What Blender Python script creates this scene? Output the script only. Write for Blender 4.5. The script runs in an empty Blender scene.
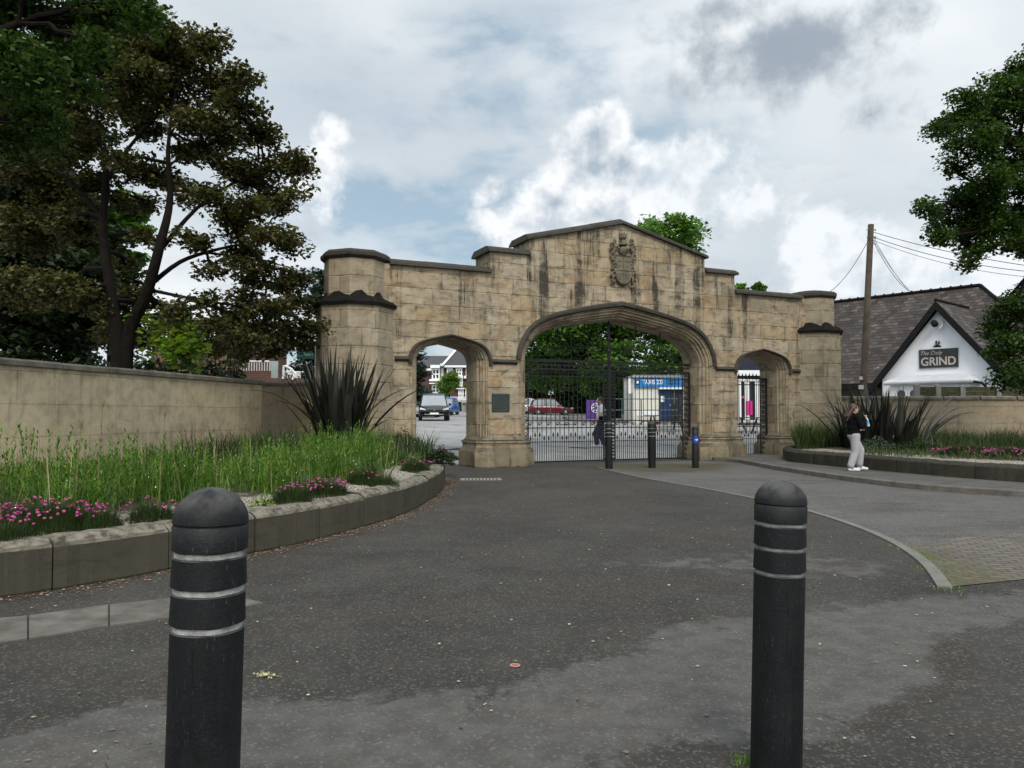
import bpy, bmesh, math, random
import numpy as np
from mathutils import Vector, Matrix
from mathutils.geometry import tessellate_polygon
random.seed(7)
R = math.radians
S = bpy.context.scene
COL = S.collection

# ------------------------------------------------------------------ camera, sky, sun
F = 769.0; PITCH = R(2.3); EYE = 1.5
cam = bpy.data.cameras.new('camera'); cam_o = bpy.data.objects.new('camera', cam); COL.objects.link(cam_o)
cam_o.location = (0, 0, EYE); cam_o.rotation_euler = (R(90) + PITCH, 0, 0)
cam.sensor_width = 36; cam.lens = 36 * F / 1024; cam.clip_end = 3000; cam.clip_start = 0.05
S.camera = cam_o
S.render.resolution_x = 1024; S.render.resolution_y = 768
S.view_settings.view_transform = 'Standard'; S.view_settings.look = 'None'
S.view_settings.gamma = 1; S.view_settings.use_curve_mapping = False
S.view_settings.exposure = 0.1
SUN_EL, SUN_AZ = 46, 172      # azimuth clockwise from +Y (ahead); behind the camera, through cloud
SKY_STRENGTH = 0.10

def ray(px, py):
    a = (px - 512) / F; b = (384 - py) / F
    return a, math.cos(PITCH) - b * math.sin(PITCH), math.sin(PITCH) + b * math.cos(PITCH)
def P(px, py, Y):
    a, f, u = ray(px, py); k = Y / f
    return Vector((a * k, Y, EYE + u * k))
def G(px, py, z=0.0):
    a, f, u = ray(px, py); k = (z - EYE) / u
    return Vector((a * k, f * k, z))

class NT:
    """small node helper"""
    def __init__(s, tree): s.t = tree; s.n = tree.nodes; s.l = tree.links
    def put(s, sock, v):
        if v is None: return
        if hasattr(v, 'is_linked'): s.l.new(v, sock)
        else:
            if hasattr(sock.default_value, '__len__') and not hasattr(v, '__len__'): v = (v,) * len(sock.default_value)
            if hasattr(sock.default_value, '__len__') and len(sock.default_value) == 4 and len(v) == 3: v = (*v, 1)
            sock.default_value = v
    def node(s, typ, **kw):
        n = s.n.new('ShaderNode' + typ)
        for k, v in kw.items():
            if k[0] == 'i' and k[1:].isdigit(): s.put(n.inputs[int(k[1:])], v)
            else: setattr(n, k, v)
        return n
    def m(s, op, a, b=None, c=None, clamp=False):
        n = s.node('Math', operation=op, use_clamp=clamp)
        for i, v in enumerate((a, b, c)): s.put(n.inputs[i], v)
        return n.outputs[0]
    def vm(s, op, a, b=None, out=0):
        n = s.node('VectorMath', operation=op)
        s.put(n.inputs[0], a)
        if b is not None:
            if op == 'SCALE': s.put(n.inputs[3], b)
            else: s.put(n.inputs[1], b)
        return n.outputs[out]
    def mix(s, f, a, b, mode='MIX'):
        n = s.node('Mix', data_type='RGBA', blend_type=mode)
        s.put(n.inputs[0], f); s.put(n.inputs[6], a); s.put(n.inputs[7], b)
        return n.outputs[2]
    def noise(s, vec, scale, detail=4, rough=.55, dist=0, dims='3D'):
        n = s.node('TexNoise', noise_dimensions=dims)
        s.put(n.inputs['Vector'], vec); n.inputs['Scale'].default_value = scale
        n.inputs['Detail'].default_value = detail; n.inputs['Roughness'].default_value = rough
        n.inputs['Distortion'].default_value = dist
        return n.outputs[0]
    def step(s, v, a, b, lo=0., hi=1.):
        n = s.node('MapRange', interpolation_type='SMOOTHSTEP')
        s.put(n.inputs[0], v); s.put(n.inputs[1], a); s.put(n.inputs[2], b); s.put(n.inputs[3], lo); s.put(n.inputs[4], hi)
        return n.outputs[0]
    def ramp(s, f, stops, mode='LINEAR'):
        n = s.node('ValToRGB'); s.put(n.inputs[0], f); cr = n.color_ramp; cr.interpolation = mode
        while len(cr.elements) < len(stops): cr.elements.new(.5)
        for e, (p, c) in zip(cr.elements, stops): e.position = p; e.color = (*c, 1)
        return n.outputs[0]
    def comb(s, x, y, z):
        n = s.node('CombineXYZ')
        for i, v in enumerate((x, y, z)): s.put(n.inputs[i], v)
        return n.outputs[0]
    def sep(s, v):
        n = s.node('SeparateXYZ'); s.put(n.inputs[0], v); return n.outputs

# world: Nishita sky with procedural clouds set by direction
W = bpy.data.worlds.new('World'); S.world = W; W.cycles.sampling_method = 'MANUAL'; W.cycles.sample_map_resolution = 256; W.use_nodes = True
wt = W.node_tree; wt.nodes.clear(); w = NT(wt)
sky = w.node('TexSky', sky_type='NISHITA'); sky.sun_disc = False
sky.sun_elevation = R(SUN_EL); sky.sun_rotation = R(SUN_AZ); sky.air_density = 1.2; sky.dust_density = 1.5
tc = w.node('TexCoord').outputs['Generated']
d = w.vm('NORMALIZE', tc)
dx, dy, dz = w.sep(d)[:3]
# flattened cloud-deck coordinates (stretches towards the horizon as a real deck does)
k = w.m('DIVIDE', 1.0, w.m('ADD', w.m('MAXIMUM', dz, 0.0), 0.32))
deck = w.comb(w.m('MULTIPLY', dx, k), w.m('MULTIPLY', dy, k), w.m('MULTIPLY', dz, 1.5))
n1 = w.noise(deck, 1.9, 4, .58, .35)
n2 = w.noise(w.vm('ADD', deck, (3.1, 7.7, 1.3)), 4.2, 5, .62, .3)
n3 = w.noise(w.vm('ADD', deck, (9.1, 1.7, 5.3)), 1.25, 2, .5)
def dirv(px, py):
    return Vector(ray(px, py)).normalized()
def blob(px, py, rx, ry=None, amp=1.0):
    """soft bump of cloud around one direction"""
    c = dirv(px, py); ry = ry or rx
    rt = Vector((c.y, -c.x, 0)).normalized(); up = rt.cross(c).normalized()
    q = w.vm('SUBTRACT', d, tuple(c))
    a = w.m('DIVIDE', w.vm('DOT_PRODUCT', q, tuple(rt), out=1), rx / F)
    b = w.m('DIVIDE', w.vm('DOT_PRODUCT', q, tuple(up), out=1), ry / F)
    r2 = w.m('ADD', w.m('MULTIPLY', a, a), w.m('MULTIPLY', b, b))
    return w.m('MULTIPLY', w.m('SUBTRACT', 1.0, w.m('SQRT', r2)), amp)
def mx(l):
    o = l[0]
    for x in l[1:]: o = w.m('MAXIMUM', o, x)
    return o
blue = w.mix(1.0, sky.outputs[0], (0.74, .86, 0.90), 'MULTIPLY')
bg_blue = w.vm('SCALE', blue, 1.0)
SKYV = 1.0 / SKY_STRENGTH
def c_(r, g, b): return (r * SKYV, g * SKYV, b * SKYV)
# thin high veil with blue showing through
veil = w.step(w.m('ADD', w.m('MULTIPLY', n1, .65), w.m('MULTIPLY', n2, .35)), .33, .53)
extra_blue = mx([blob(410, 225, 200, 55, .5), blob(560, 10, 160, 36, .45), blob(340, 100, 120, 60, .25)])
veil = w.m('SUBTRACT', veil, w.m('MAXIMUM', extra_blue, 0.0), clamp=True)
veil = w.m('MAXIMUM', veil, w.m('MAXIMUM', .22, blob(900, 90, 300, 220, 1.3)))
white = w.mix(w.step(n3, .35, .66), c_(.60, .665, .72), c_(.86, .90, .925))
white = w.mix(w.step(n2, .5, .75, 0, .55), white, c_(.52, .56, .62))
base = w.mix(veil, w.mix(.55, bg_blue, c_(.36, .52, .64)), white)
# cumulus heads
f1 = w.noise(d, 15, 6, .62)
f2 = w.noise(w.vm('ADD', d, (.012, 0, .022)), 16, 3, .6)
def cumulus(mask, col0, vec, lit=(.92, .93, .95), dark=(.42, .46, .52), sc=16.0, thr=.0):
    dens = w.m('ADD', mask, w.m('MULTIPLY', w.m('SUBTRACT', f1, .5), 1.5))
    edge = w.step(dens, thr - .05, thr + .34)
    rim = w.m('MULTIPLY', w.m('SUBTRACT', f1, f2), 5.0)
    body = w.m('ADD', .46, w.m('MULTIPLY', w.m('SUBTRACT', f1, .5), 1.5))
    body = w.m('ADD', body, w.step(dens, thr + .05, thr + 1.0, .50, -.14))
    sh = w.m('ADD', body, w.m('MULTIPLY', rim, .6), clamp=True)
    return w.mix(edge, col0, w.mix(sh, c_(*dark), c_(*lit)))
m1 = mx([blob(604, 135, 34, 38, 1), blob(622, 165, 26, 30, .9), blob(588, 172, 40, 38, .95), blob(556, 200, 44, 34, .85), blob(520, 225, 44, 26, .7), blob(490, 190, 16, 16, .35), blob(600, 215, 60, 34, .8)])
m2 = mx([blob(655, 170, 45, 42, .7), blob(690, 165, 38, 30, .45), blob(640, 210, 90, 50, .6), blob(720, 190, 60, 30, .3)])
m3 = mx([blob(330, 135, 24, 16, .6), blob(320, 165, 26, 30, .35), blob(310, 200, 26, 40, .3)])
m4 = mx([blob(818, 245, 40, 34, .7), blob(850, 270, 70, 40, .6), blob(960, 280, 90, 50, .6)])
m5 = mx([blob(490, 235, 40, 70, .35)])
base = cumulus(mx([m2, m4]), base, d, (.86, .90, .93), (.54, .62, .70))
base = cumulus(mx([m1, m3]), base, d, (.92, .94, .96), (.42, .50, .585))
# grey undersides high up
gmask = mx([blob(790, 48, 115, 62, 1.15), blob(740, 15, 90, 34, .8), blob(870, 115, 40, 22, .6), blob(860, 20, 90, 30, .5)])
gf = w.step(w.m('ADD', gmask, w.m('MULTIPLY', w.m('SUBTRACT', f1, .5), 2.0)), .1, .95, 0, .85)
base = w.mix(gf, base, c_(.27, .33, .40))
# added boost: unseen sky behind the camera brightened to light camera-facing surfaces
sdw = (math.sin(R(SUN_AZ)) * math.cos(R(SUN_EL)), math.cos(R(SUN_AZ)) * math.cos(R(SUN_EL)), math.sin(R(SUN_EL)))
rear_sky_boost = w.m('ADD', 1.0, w.step(w.vm('DOT_PRODUCT', d, sdw, out=1), -.1, 1.0, 0, .9))
base = w.vm('SCALE', base, rear_sky_boost)
bgn = w.node('Background', i0=base, i1=SKY_STRENGTH)
wo = w.node('OutputWorld'); wt.links.new(bgn.outputs[0], wo.inputs[0])

sun = bpy.data.lights.new('sun', 'SUN'); sun.energy = 2.1; sun.angle = R(20); sun.color = (1, .91, .78)
sun_o = bpy.data.objects.new('sun', sun); COL.objects.link(sun_o)
sd = Vector((math.sin(R(SUN_AZ)) * math.cos(R(SUN_EL)), math.cos(R(SUN_AZ)) * math.cos(R(SUN_EL)), math.sin(R(SUN_EL))))
sun_o.rotation_euler = (-sd).to_track_quat('-Z', 'Y').to_euler(); sun_o.location = sd * 60

# ------------------------------------------------------------------ object helpers
def tag(o, label=None, cat=None, group=None, kind=None):
    if label: o['label'] = label
    if cat: o['category'] = cat
    if group: o['group'] = group
    if kind: o['kind'] = kind
    return o
def empty(name, loc, label=None, cat=None, group=None, rz=0.):
    o = bpy.data.objects.new(name, None); COL.objects.link(o)
    o.location = loc; o.rotation_euler = (0, 0, rz); o.empty_display_size = .2
    return tag(o, label, cat, group)
def copy_tree(o, parent=None):
    c = o.copy(); COL.objects.link(c)
    if parent: c.parent = parent
    for ch in list(o.children): copy_tree(ch, c)
    return c

class MB:
    def __init__(s): s.v = []; s.f = []
    def add(s, vs, fs):
        n = len(s.v); s.v += [tuple(x) for x in vs]; s.f += [tuple(i + n for i in f) for f in fs]
    def box(s, x0, x1, y0, y1, z0, z1, M=None):
        vs = [Vector(p) for p in ((x0, y0, z0), (x1, y0, z0), (x1, y1, z0), (x0, y1, z0), (x0, y0, z1), (x1, y0, z1), (x1, y1, z1), (x0, y1, z1))]
        if M: vs = [M @ p for p in vs]
        s.add(vs, [(0, 3, 2, 1), (4, 5, 6, 7), (0, 1, 5, 4), (1, 2, 6, 5), (2, 3, 7, 6), (3, 0, 4, 7)])
    def loft(s, rings, close=True, caps=True):
        n = len(rings[0]); vs = [p for r in rings for p in r]; fs = []
        for i in range(len(rings) - 1):
            for j in range(n if close else n - 1):
                a = i * n + j; b = i * n + (j + 1) % n
                fs.append((a, b, b + n, a + n))
        if caps and close:
            fs.append(tuple(range(n - 1, -1, -1))); fs.append(tuple((len(rings) - 1) * n + j for j in range(n)))
        s.add(vs, fs)
    def tube(s, pts, rad, n=8, caps=True):
        pts = [Vector(p) for p in pts]
        if not hasattr(rad, '__len__'): rad = [rad] * len(pts)
        rad = list(rad)
        rings = []; up = None
        for i, p in enumerate(pts):
            t = (pts[min(i + 1, len(pts) - 1)] - pts[max(i - 1, 0)]).normalized()
            if up is None: up = Vector((0, 0, 1)) if abs(t.z) < .9 else Vector((0, 1, 0))
            a = t.cross(up).normalized(); b = a.cross(t).normalized(); up = b
            rings.append([p + (a * math.cos(2 * math.pi * k / n) + b * math.sin(2 * math.pi * k / n)) * rad[i] for k in range(n)])
        s.loft(rings, True, caps)
    def lathe(s, prof, n=24, c=(0, 0, 0), M=None):
        rings = [[Vector((c[0] + r * math.cos(2 * math.pi * k / n), c[1] + r * math.sin(2 * math.pi * k / n), c[2] + z)) for k in range(n)] for r, z in prof]
        if M: rings = [[M @ p for p in r] for r in rings]
        s.loft(rings)
    def prism(s, poly, z0, z1):
        s.loft([[(x, y, z0) for x, y in poly], [(x, y, z1) for x, y in poly]])
    def ell(s, c, r, nu=10, nv=7, M=None):
        rings = []
        for i in range(nv + 1):
            ph = math.pi * (i / nv - .5) * .998
            rings.append([Vector((r[0] * math.cos(ph) * math.cos(2 * math.pi * k / nu), r[1] * math.cos(ph) * math.sin(2 * math.pi * k / nu), r[2] * math.sin(ph))) for k in range(nu)])
        c = Vector(c)
        rings = [[(M @ p if M else p) + c for p in q] for q in rings]
        s.loft(rings)
    def caps(s, a, b, ra, rb, n=10):
        """tapered capsule"""
        a = Vector(a); b = Vector(b); t = (b - a).normalized()
        pts = [a - t * ra * .98, a - t * ra * .7, a - t * ra * .3, a, b, b + t * rb * .3, b + t * rb * .7, b + t * rb * .98]
        s.tube(pts, [ra * .2, ra * .72, ra * .95, ra, rb, rb * .95, rb * .72, rb * .2], n)
    def build(s, name, mat, parent=None, smooth=False, world=False, uv=False, fix=True):
        me = bpy.data.meshes.new(name); v = s.v
        if world and parent is not None:
            L = parent.location; v = [(x - L.x, y - L.y, z - L.z) for x, y, z in v]
        me.from_pydata(v, [], s.f); me.update()
        if fix:
            bm = bmesh.new(); bm.from_mesh(me); bmesh.ops.recalc_face_normals(bm, faces=bm.faces); bm.to_mesh(me); bm.free()
        if uv: tangent_uv(me)
        if smooth:
            me.shade_smooth()
            if smooth != 'full': me.set_sharp_from_angle(angle=R(40))
        me.materials.append(mat)
        o = bpy.data.objects.new(name, me); COL.objects.link(o)
        if parent is not None: o.parent = parent
        return o
def tangent_uv(me):
    uvl = me.uv_layers.new(name='UV'); vs = me.vertices
    for p in me.polygons:
        n = p.normal
        if abs(n.z) > .75: t = Vector((1, 0, 0)); flat = True
        else: t = Vector((-n.y, n.x, 0)).normalized(); flat = False
        if t.x < -.01 or (abs(t.x) <= .01 and t.y < 0): t = -t
        off = 0 if flat else round(math.atan2(n.y, n.x) * 2) * .37
        for li in p.loop_indices:
            c = vs[me.loops[li].vertex_index].co
            uvl.data[li].uv = (c.x, c.y) if flat else (c.dot(t) + off, c.z)
def fast_mesh(name, V, Fq, mat, parent=None, smooth=False):
    """V (n,3) array, Fq (m,k) index array"""
    me = bpy.data.meshes.new(name); V = np.asarray(V, np.float32); Fq = np.asarray(Fq, np.int32)
    k = Fq.shape[1]
    me.vertices.add(len(V)); me.vertices.foreach_set('co', V.ravel())
    me.loops.add(Fq.size); me.loops.foreach_set('vertex_index', Fq.ravel())
    me.polygons.add(len(Fq)); me.polygons.foreach_set('loop_start', np.arange(0, Fq.size, k, dtype=np.int32))
    me.update(calc_edges=True)
    if smooth: me.shade_smooth()
    me.materials.append(mat)
    o = bpy.data.objects.new(name, me); COL.objects.link(o)
    if parent is not None: o.parent = parent
    return o
def bevel(o, wd=.01, seg=2):
    m = o.modifiers.new('bevel', 'BEVEL'); m.width = wd; m.segments = seg; m.limit_method = 'ANGLE'; m.angle_limit = R(35)
    return o

# ------------------------------------------------------------------ materials
def new_mat(name):
    m = bpy.data.materials.new(name); m.use_nodes = True; t = NT(m.node_tree)
    b = t.n['Principled BSDF']; return m, t, b
def simple(name, col, rough=.6, var=.2, scale=6., bump=.0, bs=40., metal=0., col2=None, spec=.5, emit=None):
    m, t, b = new_mat(name)
    co = t.node('TexCoord').outputs['Object']
    n = t.noise(co, scale, 5, .6)
    c1 = tuple(x * (1 - var) for x in col); c2 = col2 or tuple(min(1, x * (1 + var)) for x in col)
    t.put(b.inputs['Base Color'], t.ramp(n, [(.3, c1), (.7, c2)]))
    t.put(b.inputs['Roughness'], t.step(n, .2, .8, max(0, rough - .08), min(1, rough + .08)))
    b.inputs['Metallic'].default_value = metal; b.inputs['Specular IOR Level'].default_value = spec
    if bump:
        bn = t.node('Bump'); bn.inputs['Strength'].default_value = bump; bn.inputs['Distance'].default_value = .01
        t.put(bn.inputs['Height'], t.noise(co, bs, 6, .65)); t.put(b.inputs['Normal'], bn.outputs[0])
    return m
def leaf_mat(name, cols, rough=.5, trans=.35, spec=.3):
    """cols: three colours, dark to light"""
    m, t, b = new_mat(name)
    rnd = t.node('NewGeometry').outputs['Random Per Island']
    co = t.node('TexCoord').outputs['Object']
    f = t.m('ADD', t.m('MULTIPLY', rnd, .6), t.m('MULTIPLY', t.noise(co, .9, 3), .5))
    c = t.ramp(f, [(.2, cols[0]), (.5, cols[1]), (.85, cols[2])])
    t.put(b.inputs['Base Color'], c); b.inputs['Roughness'].default_value = rough
    b.inputs['Specular IOR Level'].default_value = spec
    tr = t.node('BsdfTranslucent'); t.put(tr.inputs[0], t.mix(.5, c, t.mix(1.0, c, (1.6, 1.7, .5), 'MULTIPLY')))
    mixs = t.node('MixShader'); mixs.inputs[0].default_value = trans
    t.l.new(b.outputs[0], mixs.inputs[1]); t.l.new(tr.outputs[0], mixs.inputs[2])
    t.l.new(mixs.outputs[0], t.n['Material Output'].inputs[0])
    return m
def stone_mat(name, lift=.35, toplight=None, iron_=.55, h=.455, wd=1.05, tones=None, soot=1., moss=1., mortar=.011, joints=True, var_w=True, rnd=1., top=5.8):
    m, t, b = new_mat(name)
    uv = t.node('UVMap').outputs[0]; uvw = t.node('TexCoord').outputs['Object']
    u, v = t.sep(uv)[:2]
    wob = t.noise(uvw, 3.5, 3); wob = t.m('MULTIPLY', t.m('SUBTRACT', wob, .5), .03)
    u = t.m('ADD', u, wob); v = t.m('ADD', v, wob)
    row = t.m('FLOOR', t.m('DIVIDE', v, h))
    wn = t.node('TexWhiteNoise', noise_dimensions='1D'); t.put(wn.inputs['W'], row); r = wn.outputs[0]
    u2 = t.m('ADD', t.m('MULTIPLY', u, t.m('ADD', .72, t.m('MULTIPLY', r, .6))), t.m('MULTIPLY', r, 7.3))
    # alternate wide and narrow stones inside a row
    fr = t.m('FRACT', t.m('DIVIDE', u2, wd * 2)); cell = t.m('FLOOR', t.m('DIVIDE', u2, wd * 2))
    wn2 = t.node('TexWhiteNoise', noise_dimensions='2D'); t.put(wn2.inputs['Vector'], t.comb(cell, row, 0))
    split = t.m('ADD', .34, t.m('MULTIPLY', wn2.outputs[0], .36))
    right = t.m('GREATER_THAN', fr, split)
    wn3 = t.node('TexWhiteNoise', noise_dimensions='3D'); t.put(wn3.inputs['Vector'], t.comb(cell, row, right))
    bid = wn3.outputs[0]; bcol = wn3.outputs[1]
    e1 = t.m('MINIMUM', fr, t.m('SUBTRACT', 1.0, fr)); e2 = t.m('ABSOLUTE', t.m('SUBTRACT', fr, split))
    eu = t.m('MULTIPLY', t.m('MINIMUM', e1, e2), wd * 2)
    fv = t.m('FRACT', t.m('DIVIDE', v, h)); ev = t.m('MULTIPLY', t.m('MINIMUM', fv, t.m('SUBTRACT', 1.0, fv)), h)
    edge = t.m('MINIMUM', eu, ev)
    edge = t.m('ADD', edge, t.m('MULTIPLY', t.m('SUBTRACT', t.noise(uvw, 14, 3), .5), .012))
    jm = t.step(edge, mortar * .35, mortar * 1.5, 1, 0) if joints else 0.0
    tones = tones or [(.26, .205, .13), (.32, .262, .175), (.37, .305, .21), (.35, .265, .155), (.40, .34, .245), (.30, .255, .18)]
    st = [(i / len(tones), c) for i, c in enumerate(tones)]
    c = t.ramp(t.m('ADD', t.m('MULTIPLY', bid, rnd), (1 - rnd) * .5), st)
    big = t.noise(uvw, .7, 5, .6, .4); med = t.noise(uvw, 3.2, 6, .65, .5); fine = t.noise(uvw, 45, 5, .7)
    c = t.mix(t.step(med, .35, .75, 0, .55), c, (.20, .155, .10) if lift > .1 else (.03, .027, .022))
    iron = t.noise(t.vm('ADD', uvw, t.comb(5, 2, bid)), 1.9, 5, .6, 1.2)
    if lift > .1:
        c = t.mix(t.m('MULTIPLY', t.step(iron, .56, .64), iron_), c, (.27, .145, .06))
        c = t.mix(t.step(iron, .30, .38, .35, 0), c, (.33, .30, .25))
    c = t.mix(t.step(fine, .3, .75, .0, lift), c, t.mix(.5, c, (.45, .38, .28)))
    ox, oy, oz = t.sep(uvw)[:3]
    # spalled dirty arrises and bedding planes
    bed = t.noise(t.vm('MULTIPLY', uvw, (1.6, 1.6, 6.)), 1.0, 6, .7, .5)
    c = t.mix(t.m('MULTIPLY', t.step(bed, .50, .66), .5 * soot, clamp=True), c, (.11, .088, .06) if lift > .1 else (.02, .018, .015))
    if lift > .1: c = t.mix(t.m('MULTIPLY', t.step(bed, .30, .42, 1, 0), .45), c, (.42, .365, .27))
    if joints: c = t.mix(t.m('MULTIPLY', t.m('MULTIPLY', t.step(edge, .0, .085, 1, 0), t.step(med, .45, .66)), .7 * min(1, soot)), c, (.06, .052, .038))
    # soot streaks running down from the copings
    stv = t.comb(t.m('MULTIPLY', t.m('ADD', u, oy), 2.3), t.m('MULTIPLY', oz, .16), 3.3)
    streak = t.noise(stv, 1.0, 5, .7, .1)
    s1 = t.step(streak, .515, .60)
    patch = t.step(t.noise(uvw, 1.0, 7, .72, .5), .44, .64)
    up = t.step(t.m('SUBTRACT', top, oz), 0.0, 3.0, 1.0, .45)
    sf = t.m('MULTIPLY', t.m('MULTIPLY', s1, t.m('ADD', .35, t.m('MULTIPLY', patch, .9))), up, clamp=True)
    c = t.mix(t.m('MULTIPLY', sf, .92 * soot, clamp=True), c, (.030, .028, .024))
    grime = t.step(t.noise(t.vm('ADD', uvw, (7.7, 3.1, 0)), 2.3, 7, .75, .3), .55, .70)
    c = t.mix(t.m('MULTIPLY', grime, .55 * soot, clamp=True), c, (.055, .050, .040))
    c = t.mix(t.m('MULTIPLY', patch, .33 * soot, clamp=True), c, (.085, .075, .055))
    if moss:
        mf = t.m('MULTIPLY', t.step(t.m('ADD', oz, t.m('MULTIPLY', t.m('SUBTRACT', med, .5), 1.2)), .05, 1.0, 1, 0), t.step(big, .3, .6, .5, 1))
        c = t.mix(t.m('MULTIPLY', mf, .8 * moss, clamp=True), c, (.05, .055, .028))
    nz = t.sep(t.node('NewGeometry').outputs['True Normal'])[2]
    lich = t.m('MULTIPLY', t.step(nz, .3, .8), t.step(med, .3, .5, .55, 1))
    if toplight: c = t.mix(t.m('MULTIPLY', t.step(nz, .2, .8), t.step(t.noise(uvw, 7, 6, .75), .35, .6)), c, toplight)  # up-facing stone lightened: pale lichen, plus light from above put into the colour
    else: c = t.mix(lich, c, t.mix(t.step(fine, .5, .62), (.028, .026, .022), (.085, .08, .065)))
    c = t.mix(t.m('MULTIPLY', jm, t.step(t.noise(uvw, 2.7, 4, .6), .42, .72, .06, .8)), c, (.045, .038, .028))
    t.put(b.inputs['Base Color'], c); b.inputs['Roughness'].default_value = .9; b.inputs['Specular IOR Level'].default_value = .25
    hgt = t.m('ADD', t.m('ADD', t.m('MULTIPLY', fine, .25), t.m('MULTIPLY', med, .5)), t.m('MULTIPLY', t.step(edge, 0, mortar * 2.2), .6))
    bn = t.node('Bump'); bn.inputs['Strength'].default_value = .8; bn.inputs['Distance'].default_value = .02
    t.put(bn.inputs['Height'], hgt); t.put(b.inputs['Normal'], bn.outputs[0])
    return m

M_STONE = stone_mat('gate_sandstone', rnd=.6, soot=1.25)
M_TURRET = stone_mat('turret_sandstone', iron_=.25, h=.47, wd=1.1, soot=.7, tones=[(.25, .205, .135), (.30, .25, .17), (.33, .28, .19), (.34, .29, .21)], rnd=.8)
M_MOULD = stone_mat('moulded_stone', h=.62, wd=.7, soot=1.0, moss=.6, tones=[(.21, .17, .11), (.29, .235, .155), (.36, .30, .20)])
M_DARK = stone_mat('sooty_coping_stone', lift=.08, h=9., wd=1.0, soot=1.2, moss=0, tones=[(.035, .032, .027), (.05, .046, .038), (.07, .063, .05)])
M_BLACK = simple('black_weathered_stone', (.010, .009, .008), .97, .6, 9, .9, 22, spec=.15)
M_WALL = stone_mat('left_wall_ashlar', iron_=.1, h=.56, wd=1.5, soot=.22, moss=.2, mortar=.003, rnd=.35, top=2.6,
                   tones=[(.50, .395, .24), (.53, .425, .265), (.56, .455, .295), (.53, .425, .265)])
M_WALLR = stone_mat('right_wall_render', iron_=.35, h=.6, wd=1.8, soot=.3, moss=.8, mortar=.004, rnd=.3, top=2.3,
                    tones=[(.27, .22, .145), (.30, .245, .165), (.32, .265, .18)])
M_COPE = simple('wall_coping_stone', (.12, .108, .082), .95, .45, 3.5, .8, 30, col2=(.20, .18, .14))
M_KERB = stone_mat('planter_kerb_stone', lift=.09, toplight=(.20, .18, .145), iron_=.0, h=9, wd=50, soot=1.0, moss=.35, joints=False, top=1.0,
                   tones=[(.018, .016, .012), (.032, .028, .020), (.055, .048, .036)])  # shade of the sides put into these dark tones
M_IRON = simple('black_painted_iron', (.006, .007, .009), .55, .3, 8, spec=.35)
M_WHITE = simple('white_render', (.80, .82, .85), .85, .07, 1.1, .25, 25)
M_WPAINT = simple('white_paint', (.78, .79, .79), .5, .05, 3)
M_BLKPAINT = simple('black_barge_paint', (.008, .009, .010), .8, .3, 4, spec=.2)
M_CREAM = simple('cream_cladding', (.62, .60, .52), .6, .08, 2)
M_BLUESIGN = simple('blue_sign_face', (.015, .16, .42), .4, .08, 2)
M_NAVY = simple('navy_paint', (.012, .03, .09), .35, .2, 3)
M_GLASS = simple('dark_window_glass', (.03, .035, .04), .08, .2, 2, spec=.8)
M_BARK = simple('tree_bark', (.011, .009, .007), .97, .4, 7, .9, 18, spec=.1)
M_BARK2 = simple('pale_bark', (.09, .075, .055), .95, .4, 7, .9, 18)
M_TEXTW = simple('white_lettering', (.8, .8, .8), .5, .03, 2)
M_TEXTK = simple('black_lettering', (.01, .01, .012), .5, .03, 2)
M_TEXTS = simple('stone_coloured_lettering', (.45, .41, .36), .6, .05, 2)
M_METAL = simple('galvanised_steel', (.42, .43, .45), .4, .15, 9, metal=.6)
M_WOOD = simple('grey_weathered_timber', (.075, .06, .045), .9, .4, 5, .6, 30)
M_CONC = simple('weathered_concrete', (.20, .19, .165), .95, .25, 5, .5, 40)
M_RUBBER = simple('black_rubber', (.015, .015, .016), .8, .2, 10)
M_BRICK, _t, _b = new_mat('red_brickwork')
_br = _t.node('TexBrick'); _t.put(_br.inputs['Vector'], _t.node('UVMap').outputs[0])
for k_, v_ in (('Color1', (.26, .10, .055, 1)), ('Color2', (.17, .065, .04, 1)), ('Mortar', (.25, .22, .18, 1)), ('Scale', 1.), ('Mortar Size', .008), ('Brick Width', .225), ('Row Height', .075)):
    _br.inputs[k_].default_value = tuple(q * .62 for q in v_[:3]) + (1,) if hasattr(v_, '__len__') else v_
_t.put(_b.inputs['Base Color'], _br.outputs[0]); _b.inputs['Roughness'].default_value = .9

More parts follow.
